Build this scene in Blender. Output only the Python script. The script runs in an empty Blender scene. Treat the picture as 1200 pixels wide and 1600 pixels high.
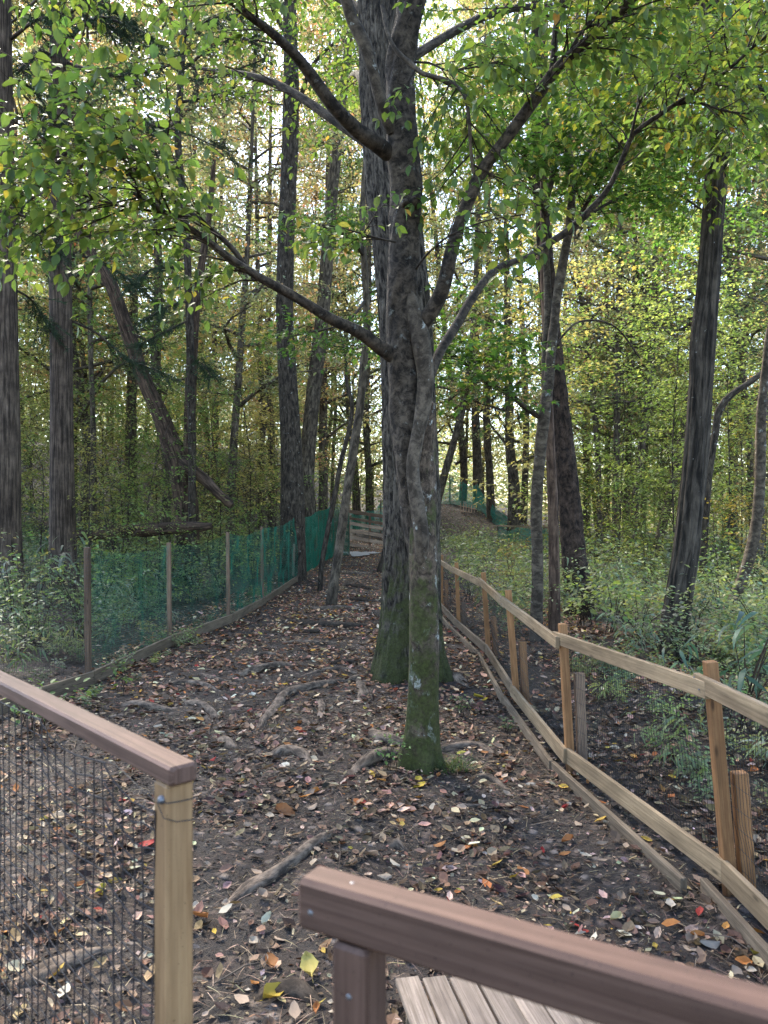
import bpy, math, random
import numpy as np
from mathutils import Vector, Matrix

random.seed(7)
RNG = np.random.default_rng(7)
R = math.radians
sc = bpy.context.scene
C = sc.collection

# ------------------------------------------------------------------ camera, sky, sun, exposure
EYE = 1.6
FPX = 1200.0                                    # focal length in pixels of the 1200x1600 photograph
cam_d = bpy.data.cameras.new('camera')
cam = bpy.data.objects.new('camera', cam_d); C.objects.link(cam); sc.camera = cam
cam.location = (0, 0, EYE); cam.rotation_euler = (R(90), 0, 0)
cam_d.sensor_fit = 'VERTICAL'; cam_d.sensor_height = 36.0; cam_d.lens = 27.0
cam_d.clip_start = 0.05; cam_d.clip_end = 600
cam_d.dof.use_dof = True; cam_d.dof.focus_distance = 6.0; cam_d.dof.aperture_fstop = 6.5

SUN_EL, SUN_AZ = 48.0, -28.0                    # azimuth from the view direction, negative = towards the left
w = bpy.data.worlds.new('World'); sc.world = w; w.use_nodes = True
nt = w.node_tree; nt.nodes.clear()
sky = nt.nodes.new('ShaderNodeTexSky'); sky.sky_type = 'NISHITA'; sky.sun_disc = False
sky.sun_elevation = R(SUN_EL); sky.sun_rotation = R(SUN_AZ)
sky.air_density = 1.0; sky.dust_density = 1.0; sky.ozone_density = 0.6
bg = nt.nodes.new('ShaderNodeBackground'); bg.inputs['Strength'].default_value = 0.05
out = nt.nodes.new('ShaderNodeOutputWorld')
nt.links.new(sky.outputs[0], bg.inputs['Color']); nt.links.new(bg.outputs[0], out.inputs['Surface'])

sun_d = bpy.data.lights.new('sun', 'SUN'); sun_d.energy = 1.5; sun_d.angle = R(12); sun_d.color = (1, .91, .77)
sun = bpy.data.objects.new('sun', sun_d); C.objects.link(sun)
sdir = Vector((math.sin(R(SUN_AZ)) * math.cos(R(SUN_EL)), math.cos(R(SUN_AZ)) * math.cos(R(SUN_EL)), math.sin(R(SUN_EL))))
sun.rotation_euler = sdir.to_track_quat('Z', 'Y').to_euler()
sc.view_settings.view_transform = 'Standard'; sc.view_settings.look = 'None'
sc.view_settings.gamma = 1.0; sc.view_settings.exposure = 3.95
sc.view_settings.use_curve_mapping = False
sc.cycles.max_bounces = 8; sc.cycles.diffuse_bounces = 5; sc.cycles.glossy_bounces = 2
sc.cycles.transmission_bounces = 6; sc.cycles.transparent_max_bounces = 8
sc.cycles.caustics_reflective = False; sc.cycles.caustics_refractive = False
sc.cycles.use_denoising = True; sc.cycles.denoising_prefilter = 'NONE'
sc.cycles.sample_clamp_indirect = 4.0

# ------------------------------------------------------------------ numeric helpers
_LAT = np.random.default_rng(11).random((256, 256))

def vn(x, y, seed=0):
    """smooth value noise, vectorised, 0..1"""
    x = np.asarray(x, float) + seed * 17.31; y = np.asarray(y, float) + seed * 9.77
    xi = np.floor(x).astype(int); yi = np.floor(y).astype(int)
    fx = x - xi; fy = y - yi
    fx = fx * fx * (3 - 2 * fx); fy = fy * fy * (3 - 2 * fy)
    a = _LAT[xi % 256, yi % 256]; b = _LAT[(xi + 1) % 256, yi % 256]
    c = _LAT[xi % 256, (yi + 1) % 256]; d = _LAT[(xi + 1) % 256, (yi + 1) % 256]
    return (a * (1 - fx) + b * fx) * (1 - fy) + (c * (1 - fx) + d * fx) * fy

def sst(a, b, x):
    t = np.clip((np.asarray(x, float) - a) / (b - a), 0, 1)
    return t * t * (3 - 2 * t)

def ground_z(x, y):
    x = np.asarray(x, float); y = np.asarray(y, float)
    z = 0.02 * np.clip(y - 16, 0, 24)                                   # the path climbs gently
    left = np.clip(-2.8 - x, 0, 60)
    z = z + 0.10 * np.clip(left, 0, 5) * sst(2, 9, y)
    z = z + 4.2 * sst(18, 40, y) * sst(-3.0, -10.0, x)     # wooded slope on the left
    z = z + 1.75 * np.exp(-((x - 3.6) / 3.4) ** 2 - ((y - 39) / 4.0) ** 2)         # mound beyond the gate
    z = z + .075 * np.clip(y - 41, 0, 60) * sst(26, 6, x)                # rising woods beyond
    z = z - 0.05 * np.clip(x - 6, 0, 60) * sst(10, 40, y)               # falls away on the right
    z = z + 0.10 * sst(1.4, 2.6, x) * sst(12, 7, y)
    off = sst(2.6, 3.4, np.abs(x + 0.8))
    z = z + (vn(x * .8, y * .8, 1) - .5) * (.05 + .16 * off)
    z = z + (vn(x * 3.1, y * 3.1, 2) - .5) * .035 + (vn(x * 9, y * 9, 3) - .5) * .016
    z = z + (vn(x * 17, y * 17, 4) - .5) * .014 * sst(12, 7, y)
    return z

def gz(x, y): return float(ground_z(np.array([x]), np.array([y]))[0])

def P(px, py, d):
    """photograph pixel at a distance of d metres -> a point of the place"""
    return np.array([(px - 600) / FPX * d, d, EYE - (py - 800) / FPX * d])

def gh(px, py):
    """where the ray through a pixel meets the ground"""
    d = np.linspace(1.2, 60, 4000)
    z = EYE - (py - 800) / FPX * d
    hit = np.nonzero(z <= ground_z((px - 600) / FPX * d, d))[0]
    dd = d[hit[0]] if len(hit) else 60.0
    return P(px, py, dd)

def unit(v):
    v = np.asarray(v, float); n = np.linalg.norm(v, axis=-1, keepdims=True)
    return v / np.maximum(n, 1e-9)

def smooth(pts, step):
    """Catmull-Rom through (x,y,z,r) rows, resampled at about step"""
    p = np.asarray(pts, float)
    if len(p) < 3:
        n = max(2, int(np.linalg.norm(p[1, :3] - p[0, :3]) / step) + 1)
        t = np.linspace(0, 1, n)[:, None]; return p[0] * (1 - t) + p[1] * t
    q = np.vstack([2 * p[0] - p[1], p, 2 * p[-1] - p[-2]]); o = []
    for i in range(1, len(q) - 2):
        n = max(1, int(np.linalg.norm(q[i + 1, :3] - q[i, :3]) / step))
        t = (np.arange(n) / n)[:, None]
        a, b, c, d = q[i - 1], q[i], q[i + 1], q[i + 2]
        o.append(.5 * (2 * b + (c - a) * t + (2 * a - 5 * b + 4 * c - d) * t ** 2 + (3 * b - a - 3 * c + d) * t ** 3))
    o.append(p[-1:]); o = np.vstack(o); o[:, 3] = np.maximum(o[:, 3], .0008)
    return o

class Geo:
    """collects triangles/quads with a uv and a colour per vertex, then becomes ONE mesh"""
    def __init__(s): s.v = []; s.q = []; s.t = []; s.uv = []; s.c = []; s.n = 0
    def add(s, v, q=None, t=None, uv=None, c=None):
        v = np.asarray(v, float).reshape(-1, 3)
        if q is not None and len(q): s.q.append(np.asarray(q).reshape(-1, 4) + s.n)
        if t is not None and len(t): s.t.append(np.asarray(t).reshape(-1, 3) + s.n)
        s.v.append(v); s.uv.append(np.zeros((len(v), 2)) if uv is None else np.asarray(uv, float))
        s.c.append(np.ones((len(v), 3)) if c is None else np.broadcast_to(np.asarray(c, float), (len(v), 3)))
        s.n += len(v)
    def mesh(s, name, mat, shade=True):
        me = bpy.data.meshes.new(name)
        if not s.n: return me
        v = np.vstack(s.v); uv = np.vstack(s.uv); c = np.vstack(s.c)
        q = np.vstack(s.q) if s.q else np.zeros((0, 4), int); t = np.vstack(s.t) if s.t else np.zeros((0, 3), int)
        idx = np.concatenate([q.ravel(), t.ravel()]).astype(np.int32)
        me.vertices.add(len(v)); me.vertices.foreach_set('co', v.astype(np.float32).ravel())
        me.loops.add(len(idx)); me.loops.foreach_set('vertex_index', idx)
        npoly = len(q) + len(t); me.polygons.add(npoly)
        starts = np.concatenate([np.arange(len(q)) * 4, len(q) * 4 + np.arange(len(t)) * 3]).astype(np.int32)
        me.polygons.foreach_set('loop_start', starts)
        me.polygons.foreach_set('use_smooth', np.full(npoly, shade, bool))
        ul = me.uv_layers.new(name='UVMap'); ul.data.foreach_set('uv', uv[idx].astype(np.float32).ravel())
        ca = me.attributes.new('col', 'FLOAT_COLOR', 'POINT')
        ca.data.foreach_set('color', np.hstack([c, np.ones((len(c), 1))]).astype(np.float32).ravel())
        me.update(calc_edges=True); me.validate()
        if mat: me.materials.append(mat)
        return me
    def obj(s, name, mat, parent=None, shade=True, **kw):
        return link(name, s.mesh(name, mat, shade), parent, **kw)

def link(name, data, parent=None, **kw):
    o = bpy.data.objects.new(name, data); C.objects.link(o)
    if parent is not None: o.parent = parent
    for k, v in kw.items():
        if v: o[k] = v
    return o

def thing(name, label, cat, loc=(0, 0, 0), group=None, rz=0):
    o = bpy.data.objects.new(name, None); C.objects.link(o); o.location = loc; o.rotation_euler = (0, 0, rz)
    o.empty_display_size = .1
    o['label'] = label; o['category'] = cat
    if group: o['group'] = group
    return o

def tube(g, pts, seg=8, step=.15, relief=None, seed=0, flare=0, col=None, cap=True, closed_end=True):
    """a swept limb through rows of (x,y,z,r); relief(angle01, length, r) -> radial offset in metres"""
    p = smooth(pts, step); n = len(p)
    T = unit(np.gradient(p[:, :3], axis=0))
    ref = np.array([0., 1., 0.]) if abs(T[0][1]) < .8 else np.array([1., 0., 0.])
    U = np.zeros((n, 3)); u = ref - T[0] * np.dot(ref, T[0]); U[0] = unit(u)
    for i in range(1, n):
        u = U[i - 1] - T[i] * np.dot(U[i - 1], T[i]); U[i] = unit(u)
    V = np.cross(T, U)
    L = np.concatenate([[0], np.cumsum(np.linalg.norm(np.diff(p[:, :3], axis=0), axis=1))])
    a = np.linspace(0, 1, seg + 1)
    A, LL = np.meshgrid(a, L); rr = np.repeat(p[:, 3:4], seg + 1, axis=1)
    r = rr.copy()
    if relief is not None: r = r + relief(A % 1.0, LL, rr)
    ca = np.cos(A * 2 * np.pi); sa = np.sin(A * 2 * np.pi)
    v = p[:, None, :3] + U[:, None, :] * (ca * r)[..., None] + V[:, None, :] * (sa * r)[..., None]
    uv = np.stack([A * rr.mean() * 2 * np.pi, LL], -1)
    i = np.arange(n - 1)[:, None]; j = np.arange(seg)[None, :]
    b = i * (seg + 1) + j
    q = np.stack([b, b + 1, b + seg + 2, b + seg + 1], -1).reshape(-1, 4)
    g.add(v.reshape(-1, 3), q=q, uv=uv.reshape(-1, 2), c=col)
    if cap:
        k = (n - 1) * (seg + 1); vv = np.vstack([v[-1, :seg], p[-1, :3] + T[-1] * p[-1, 3] * .4])
        g.add(vv, t=[(m, (m + 1) % seg, seg) for m in range(seg)], c=col, uv=np.vstack([uv[-1, :seg], uv[-1, :1]]))
    return p

def beam(g, a, b, wd, ht, up=(0, 0, 1), bev=.003, col=None, twist=0.0):
    """a sawn timber from a to b: wd across, ht along up, edges eased"""
    a = np.asarray(a, float); b = np.asarray(b, float); t = unit(b - a); up = np.asarray(up, float)
    s = unit(np.cross(t, up)); u = np.cross(s, t); ln = np.linalg.norm(b - a)
    hw, hh = wd / 2, ht / 2
    ring = [(-hw + bev, -hh), (hw - bev, -hh), (hw, -hh + bev), (hw, hh - bev), (hw - bev, hh), (-hw + bev, hh), (-hw, hh - bev), (-hw, -hh + bev)]
    per = np.cumsum([0] + [math.dist(ring[i], ring[(i + 1) % 8]) for i in range(8)])
    o = random.random() * 50
    nst = max(1, int(ln / .5)); stations = [0] + [bev] + [ln * k / nst for k in range(1, nst)] + [ln - bev, ln]
    vs = []; uv = []
    for si, d in enumerate(stations):
        k = 1.0 if 0 < si < len(stations) - 1 else 1 - 2 * bev / min(wd, ht)
        for j in range(9):
            x, y = ring[j % 8]
            vs.append(a + t * d + s * x * k + u * y * k); uv.append((per[j] + o, d + o))
    m = len(stations); q = []
    for i in range(m - 1):
        for j in range(8):
            q.append((i * 9 + j, i * 9 + j + 1, i * 9 + 9 + j + 1, i * 9 + 9 + j))
    g.add(vs, q=q, uv=uv, c=col)
    for base, rev in ((0, True), ((m - 1) * 9, False)):
        pts = [vs[base + j] for j in range(8)]; cpt = sum(pts) / 8
        f = [((j + 1) % 8, j, 8) if rev else (j, (j + 1) % 8, 8) for j in range(8)]
        g.add(pts + [cpt], t=f, uv=[(p_[0] * 1 + o, o + .01 * p_[1]) for p_ in ring] + [(o, o)], c=col)

def strand(g, pts, r, col=None):
    """thin three-sided cord along a polyline"""
    p = np.asarray(pts, float); n = len(p); T = unit(np.gradient(p, axis=0))
    ref = np.where(np.abs(T[:, 2:3]) > .8, [[0., 1., 0.]], [[0., 0., 1.]])
    U = unit(np.cross(T, ref)); V = np.cross(T, U); v = []
    for k in range(3):
        a = k * 2.0944; v.append(p + U * r * math.cos(a) + V * r * math.sin(a))
    v = np.stack(v, 1).reshape(-1, 3)
    i = np.arange(n - 1)[:, None] * 3; j = np.arange(3)[None]; j2 = (j + 1) % 3
    g.add(v, q=np.stack([i + j, i + j2, i + 3 + j2, i + 3 + j], -1).reshape(-1, 4), c=col)

# ------------------------------------------------------------------ leaf shapes: x along, y across, z lift
def tmpl(v, t): return np.array(v, float), np.array(t, int)
OVATE = tmpl([(0, 0, 0), (.25, .42, .05), (.6, .44, .06), (1, 0, -.10), (.6, -.44, .06), (.25, -.42, .05), (.25, 0, -.02), (.6, 0, -.03)],
             [(0, 6, 1), (1, 6, 7), (1, 7, 2), (2, 7, 3), (0, 5, 6), (6, 5, 4), (6, 4, 7), (7, 4, 3)])
QUAD = tmpl([(0, 0, 0), (.45, .5, .08), (1, 0, -.05), (.45, -.5, .08)], [(0, 2, 1), (0, 3, 2)])
LANCE = tmpl([(0, 0, 0), (.3, .5, .05), (.65, .36, -.02), (1, 0, -.28), (.65, -.36, -.02), (.3, -.5, .05)],
             [(0, 5, 1), (1, 5, 4), (1, 4, 2), (2, 4, 3)])
_m = [(0, 0, 0), (.05, .45, 0), (.22, .22, .02), (.50, .55, -.03), (.48, .2, .02), (1, 0, -.06), (.48, -.2, .02), (.50, -.55, -.03), (.22, -.22, .02), (.05, -.45, 0), (.3, 0, .03)]
MAPLE = tmpl(_m, [(10, i + 1, i) for i in range(9)] + [(10, 0, 9)])
CURL = tmpl([(0, 0, .05), (.3, .45, .16), (.65, .40, .20), (1, 0, .12), (.65, -.42, .10), (.3, -.45, .02), (.45, 0, -.02)],
            [(6, i + 1, i) for i in range(5)] + [(6, 0, 5)])
CURL2 = tmpl([(0, 0, .0), (.25, .5, .02), (.7, .45, .14), (1, .05, .30), (.68, -.38, .22), (.25, -.4, .20), (.45, 0, .01)],
             [(6, i + 1, i) for i in range(5)] + [(6, 0, 5)])
BLADE = tmpl([(0, .5, 0), (0, -.5, 0), (.5, -.4, .05), (.5, .4, .05), (1, 0, 0)], [(0, 1, 2), (0, 2, 3), (3, 2, 4)])

def leaves(g, pos, dr, nr, L, W, col, tm):
    """many leaves at once into g"""
    pos = np.asarray(pos, float).reshape(-1, 3); N = len(pos)
    if not N: return
    X = unit(dr); Y = unit(np.cross(np.broadcast_to(nr, (N, 3)), X)); Z = np.cross(X, Y)
    tv, tt = tm; K = len(tv)
    L = np.broadcast_to(np.asarray(L, float), (N,)); W = np.broadcast_to(np.asarray(W, float), (N,))
    v = (pos[:, None] + X[:, None] * (L[:, None] * tv[None, :, 0])[..., None] + Y[:, None] * (W[:, None] * tv[None, :, 1])[..., None]
         + Z[:, None] * (L[:, None] * tv[None, :, 2])[..., None])
    t = (np.arange(N)[:, None, None] * K + tt[None]).reshape(-1, 3)
    uv = np.broadcast_to(tv[None, :, :2], (N, K, 2)).reshape(-1, 2)
    c = np.repeat(np.broadcast_to(col, (N, 3)), K, axis=0)
    g.add(v.reshape(-1, 3), t=t, uv=uv, c=c)

def palette(n, cols, wts, jit=.18, rng=RNG):
    cols = np.array(cols, float); k = rng.choice(len(cols), n, p=np.array(wts) / sum(wts))
    return np.clip(cols[k] * (1 + rng.normal(0, jit, (n, 1))) * (1 + rng.normal(0, jit * .35, (n, 3))), .004, .9)

# ------------------------------------------------------------------ materials
def nodes(name):
    m = bpy.data.materials.new(name); m.use_nodes = True; n = m.node_tree; n.nodes.clear()
    o = n.nodes.new('ShaderNodeOutputMaterial'); return m, n, o

def N(n, typ, **kw):
    x = n.nodes.new('ShaderNode' + typ)
    for k, v in kw.items():
        if k in x.inputs.keys() if isinstance(k, str) else False: x.inputs[k].default_value = v
        else: setattr(x, k, v)
    return x

def ramp(n, fac, stops):
    r = n.nodes.new('ShaderNodeValToRGB'); e = r.color_ramp.elements
    while len(e) < len(stops): e.new(.5)
    for i, (p, c) in enumerate(stops):
        e[i].position = p; e[i].color = (*c, 1) if len(c) == 3 else c
    n.links.new(fac, r.inputs[0]); return r.outputs[0]

def uvmap(n, sx, sy, src='UV', sz=1):
    t = N(n, 'TexCoord'); m = N(n, 'Mapping'); m.inputs['Scale'].default_value = (sx, sy, sz)
    n.links.new(t.outputs[src], m.inputs[0]); return m.outputs[0]

def noise(n, vec, scale=1, detail=4, rough=.6, dist=0):
    x = N(n, 'TexNoise'); x.inputs['Scale'].default_value = scale; x.inputs['Detail'].default_value = detail
    x.inputs['Roughness'].default_value = rough; x.inputs['Distortion'].default_value = dist
    n.links.new(vec, x.inputs['Vector']); return x.outputs['Fac']

def mix(n, fac, a, b, mode='MIX'):
    x = N(n, 'MixRGB'); x.blend_type = mode
    for i, s in ((0, fac), (1, a), (2, b)):
        if hasattr(s, 'is_output'): n.links.new(s, x.inputs[i])
        elif i == 0: x.inputs[0].default_value = s
        else: x.inputs[i].default_value = (*s, 1)
    return x.outputs[0]

def math_(n, op, a, b=None):
    x = N(n, 'Math'); x.operation = op
    for i, s in ((0, a), (1, b)):
        if s is None: continue
        if hasattr(s, 'is_output'): n.links.new(s, x.inputs[i])
        else: x.inputs[i].default_value = s
    return x.outputs[0]

def leaf_mat(name, trans=.45, rough=.5, tint=(1.35, 1.35, .75), spec=.3):
    m, n, o = nodes(name)
    at = N(n, 'Attribute'); at.attribute_name = 'col'
    oi = N(n, 'ObjectInfo')
    c = mix(n, 1.0, at.outputs['Color'], oi.outputs['Color'], 'MULTIPLY')
    uv = N(n, 'TexCoord')
    sp = noise(n, uv.outputs['Object'], 90, 2)
    c = mix(n, .35, c, ramp(n, sp, [(.3, (.55, .55, .5)), (.7, (1.25, 1.2, 1.1))]), 'MULTIPLY')
    p = N(n, 'BsdfPrincipled'); p.inputs['Roughness'].default_value = rough; p.inputs['Specular IOR Level'].default_value = spec
    n.links.new(c, p.inputs['Base Color'])
    if trans > 0:
        tc = mix(n, 1.0, c, tint, 'MULTIPLY'); tr = N(n, 'BsdfTranslucent'); n.links.new(tc, tr.inputs[0])
        mx = N(n, 'MixShader'); mx.inputs[0].default_value = trans
        n.links.new(p.outputs[0], mx.inputs[1]); n.links.new(tr.outputs[0], mx.inputs[2]); n.links.new(mx.outputs[0], o.inputs[0])
    else: n.links.new(p.outputs[0], o.inputs[0])
    return m

def bark_mat(name, dark, light, su, sv, bump=.6, bd=.01, lichen=None, lich=(.58, .64), moss=None, moss_z=(0, 2.0), moss_cut=.45, rough=.9, lsc=(14, 9)):
    m, n, o = nodes(name)
    v = uvmap(n, su, sv)
    f = noise(n, v, 1, 10, .74, .4)
    f2 = noise(n, uvmap(n, 9, 5), 1, 4, .6)
    c = ramp(n, f, [(.42, dark), (.60, light)])
    c = mix(n, .7, c, ramp(n, f2, [(.36, (.5, .48, .46)), (.64, (1.35, 1.35, 1.35))]), 'MULTIPLY')
    c = mix(n, .5, c, ramp(n, noise(n, uvmap(n, 2.2, 1.1), 1, 4, .6), [(.35, (.6, .55, .5)), (.65, (1.2, 1.22, 1.2))]), 'MULTIPLY')
    if lichen:
        lf = noise(n, uvmap(n, *lsc), 1, 7, .7, .3)
        c = mix(n, ramp(n, lf, [(lich[0], (0, 0, 0)), (lich[1], (1, 1, 1))]), c, lichen)
    if moss:
        t = N(n, 'TexCoord'); s = N(n, 'SeparateXYZ'); n.links.new(t.outputs['Object'], s.inputs[0])
        mr = N(n, 'MapRange'); mr.inputs['From Min'].default_value = moss_z[0]; mr.inputs['From Max'].default_value = moss_z[1]
        mr.inputs['To Min'].default_value = .21; mr.inputs['To Max'].default_value = -.16; n.links.new(s.outputs[2], mr.inputs[0])
        mf = math_(n, 'ADD', math_(n, 'ADD', noise(n, t.outputs['Object'], 5.5, 8, .72), mr.outputs[0]), math_(n, 'MULTIPLY', math_(n, 'SUBTRACT', f, .5), .35))
        mk = ramp(n, mf, [(moss_cut, (0, 0, 0)), (moss_cut + .12, (1, 1, 1))])
        mc = ramp(n, noise(n, t.outputs['Object'], 60, 3), [(.3, tuple(x * .5 for x in moss)), (.7, tuple(x * 1.4 for x in moss))])
        c = mix(n, math_(n, 'MULTIPLY', mk, .85), c, mc)
    p = N(n, 'BsdfPrincipled'); p.inputs['Roughness'].default_value = rough; p.inputs['Specular IOR Level'].default_value = .25
    n.links.new(c, p.inputs['Base Color'])
    b = N(n, 'Bump'); b.inputs['Strength'].default_value = bump; b.inputs['Distance'].default_value = bd
    n.links.new(f, b.inputs['Height']); n.links.new(b.outputs[0], p.inputs['Normal']); n.links.new(p.outputs[0], o.inputs[0])
    return m

def wood_mat(name, dark, light, stain=.5, rough=.75, knots=True, bump=.25):
    m, n, o = nodes(name)
    f = noise(n, uvmap(n, 90, 2.2), 1, 7, .7, .8)
    f2 = noise(n, uvmap(n, 14, 5), 1, 4, .6)
    c = ramp(n, f, [(.36, dark), (.62, light)])
    big = noise(n, uvmap(n, 9, 1.2), 1, 5, .65, .5); c = mix(n, .6, c, ramp(n, big, [(.38, (.55, .52, .5)), (.6, (1.2, 1.18, 1.15))]), 'MULTIPLY')
    c = mix(n, stain, c, ramp(n, f2, [(.3, (.55, .53, .52)), (.65, (1.15, 1.15, 1.15))]), 'MULTIPLY')
    if knots:
        vo = N(n, 'TexVoronoi'); vo.inputs['Scale'].default_value = 1; n.links.new(uvmap(n, 11, 3.2), vo.inputs['Vector'])
        c = mix(n, ramp(n, vo.outputs['Distance'], [(.05, (1, 1, 1)), (.12, (0, 0, 0))]), c, tuple(x * .45 for x in dark))
    dirt = noise(n, uvmap(n, 160, 160), 1, 2)
    c = mix(n, ramp(n, dirt, [(.66, (0, 0, 0)), (.72, (.7, .7, .7))]), c, tuple(x * .4 for x in dark))
    oi = N(n, 'ObjectInfo'); c = mix(n, 1.0, c, oi.outputs['Color'], 'MULTIPLY')
    p = N(n, 'BsdfPrincipled'); p.inputs['Roughness'].default_value = rough; p.inputs['Specular IOR Level'].default_value = .3
    n.links.new(c, p.inputs['Base Color'])
    b = N(n, 'Bump'); b.inputs['Strength'].default_value = bump; b.inputs['Distance'].default_value = .002
    n.links.new(f, b.inputs['Height']); n.links.new(b.outputs[0], p.inputs['Normal']); n.links.new(p.outputs[0], o.inputs[0])
    return m

def plain_mat(name, col, rough=.6, metal=0, spec=.4, trans=0):
    m, n, o = nodes(name)
    c = ramp(n, noise(n, uvmap(n, 25, 25, 'Object', 25), 1, 3), [(.3, tuple(x * .8 for x in col)), (.7, tuple(x * 1.2 for x in col))])
    p = N(n, 'BsdfPrincipled'); p.inputs['Roughness'].default_value = rough; p.inputs['Metallic'].default_value = metal
    p.inputs['Specular IOR Level'].default_value = spec; n.links.new(c, p.inputs['Base Color'])
    if trans:
        tr = N(n, 'BsdfTranslucent'); n.links.new(c, tr.inputs[0]); mx = N(n, 'MixShader'); mx.inputs[0].default_value = trans
        n.links.new(p.outputs[0], mx.inputs[1]); n.links.new(tr.outputs[0], mx.inputs[2]); n.links.new(mx.outputs[0], o.inputs[0])
    else: n.links.new(p.outputs[0], o.inputs[0])
    return m

M = {}
M['leaf'] = leaf_mat('green_leaf', .56, .45, (1.35, 1.38, .85), .35)
M['farleaf'] = leaf_mat('far_leaf', .5, .5, (1.2, 1.17, 1.0), .4)
M['herb'] = leaf_mat('herb_leaf', .42, .5, (1.45, 1.5, .8), .38)
M['litter'] = leaf_mat('dead_leaf', .08, .65, (1, .8, .6), .2)
M['needle'] = leaf_mat('needle', .15, .6, (1, 1, .6))
M['bark_front'] = bark_mat('mottled_bark', (0.0158, 0.0120, 0.0091), (0.0968, 0.0752, 0.0563), 22, 16, .7, .012, lichen=(.20, .20, .18), lich=(.60, .70))
M['bark_moss'] = bark_mat('mossy_bark', (0.0327, 0.0229, 0.0157), (0.1590, 0.1148, 0.0823), 22, 16, .8, .012, lichen=(.42, .42, .38), lich=(.57, .62), lsc=(7, 5), moss=(.042, .050, .011), moss_z=(-.6, 2.6), moss_cut=.47)
M['bark_stem'] = bark_mat('smooth_grey_bark', (0.0374, 0.0286, 0.0210), (0.1421, 0.1122, 0.0838), 13, 11, .5, .006, lichen=(.40, .41, .38), lich=(.60, .68))
M['bark_furrow'] = bark_mat('furrowed_bark', (.012, .009, .007), (.15, .125, .098), 36, 6, 1.0, .03, lichen=(.34, .35, .31), lich=(.66, .72), moss=(.042, .048, .012), moss_z=(-.2, 1.9), moss_cut=.49)
M['bark_cedar'] = bark_mat('cedar_bark', (0.0282, 0.0200, 0.0148), (0.1452, 0.1056, 0.0789), 48, 1.6, 1.0, .015)
M['bark_pine'] = bark_mat('pine_bark', (0.0132, 0.0090, 0.0070), (0.0825, 0.0540, 0.0405), 24, 8, 1.0, .02)
M['bark_dark'] = bark_mat('dark_bark', (0.0166, 0.0126, 0.0096), (0.0970, 0.0756, 0.0562), 26, 5, .9, .014, lichen=(.36, .37, .34), lich=(.62, .68))
M['bark_lean'] = bark_mat('streaked_bark', (0.0123, 0.0098, 0.0074), (0.0963, 0.0784, 0.0616), 26, 1.6, 1.0, .018, lichen=(.42, .43, .40), lich=(.655, .70))
M['bark_red'] = bark_mat('reddish_bark', (0.0440, 0.0260, 0.0185), (0.1650, 0.1080, 0.0774), 34, 3, .6, .006)
M['bark_far'] = bark_mat('far_bark', (0.0335, 0.0258, 0.0186), (0.1608, 0.1264, 0.0926), 18, 4, .5, .01)
M['bark_brown'] = bark_mat('split_bark', (0.0229, 0.0144, 0.0098), (0.1320, 0.0864, 0.0591), 28, 2.4, .9, .015)
M['twig'] = bark_mat('twig_bark', (0.0220, 0.0160, 0.0114), (0.0770, 0.0580, 0.0422), 40, 20, .3, .003)
M['root'] = bark_mat('root_bark', (0.06, 0.045, 0.034), (0.26, 0.195, 0.145), 26, 10, .6, .006)
M['rail_front'] = wood_mat('stained_timber', (0.0644, 0.0336, 0.0234), (0.1242, 0.0722, 0.0530), .6, .62, True)
M['post_tan'] = wood_mat('pale_timber', (0.2464, 0.1400, 0.0646), (0.3608, 0.2240, 0.1122), .3, .65, False)
M['rail_grey'] = wood_mat('weathered_rail', (0.1900, 0.1333, 0.0777), (0.3277, 0.2365, 0.1443), .5, .75)
M['post_orange'] = wood_mat('fresh_timber', (0.2090, 0.0972, 0.0369), (0.3515, 0.1800, 0.0779), .45, .7)
M['post_brown'] = wood_mat('brown_timber', (0.1100, 0.0675, 0.0440), (0.2200, 0.1485, 0.1000), .5, .8)
M['board_dark'] = wood_mat('grey_board', (0.1140, 0.0854, 0.0576), (0.2470, 0.1866, 0.1280), .6, .8)
M['slat'] = wood_mat('bleached_slat', (0.1804, 0.1368, 0.1015), (0.3444, 0.2698, 0.2100), .6, .8)
M['gate_light'] = wood_mat('light_gate_board', (.36, .25, .175), (.55, .41, .30), .4, .8)
M['cord'] = plain_mat('black_net_cord', (.022, .018, .02), .55)
M['wire'] = plain_mat('dark_wire', (.03, .028, .028), .5)
M['net_green'] = plain_mat('green_net_cord', (.015, .20, .125), .5, trans=.35)
M['net_teal'] = plain_mat('faded_net_cord', (.10, .50, .39), .5, trans=.6)
M['steel'] = plain_mat('steel', (.22, .22, .23), .6, 1)
M['puddle'] = plain_mat('wet_gravel', (.34, .34, .35), .35)

# ground
m, n, o = nodes('forest_soil'); M['soil'] = m
tc = N(n, 'TexCoord'); ob = tc.outputs['Object']
f = noise(n, ob, 5, 10, .72); f2 = noise(n, ob, 55, 7, .7)
c = ramp(n, f, [(.34, (.009, .0065, .0055)), (.64, (.052, .036, .027))])
vo = N(n, 'TexVoronoi'); vo.inputs['Scale'].default_value = 17; vo.inputs['Randomness'].default_value = 1; n.links.new(ob, vo.inputs['Vector'])
sx = N(n, 'SeparateColor'); n.links.new(vo.outputs['Color'], sx.inputs[0])
lc = ramp(n, sx.outputs[0], [(0, (.04, .029, .024)), (.35, (.10, .07, .054)), (.7, (.16, .112, .086)), (.93, (.28, .22, .18))])
msk = ramp(n, math_(n, 'ADD', vo.outputs['Distance'], math_(n, 'MULTIPLY', f, .02)), [(.02, (1, 1, 1)), (.035, (0, 0, 0))])
edge = ramp(n, vo.outputs['Distance'], [(.25, (1, 1, 1)), (.5, (0, 0, 0))])
cam_far = N(n, 'SeparateXYZ'); n.links.new(ob, cam_far.inputs[0])
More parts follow.
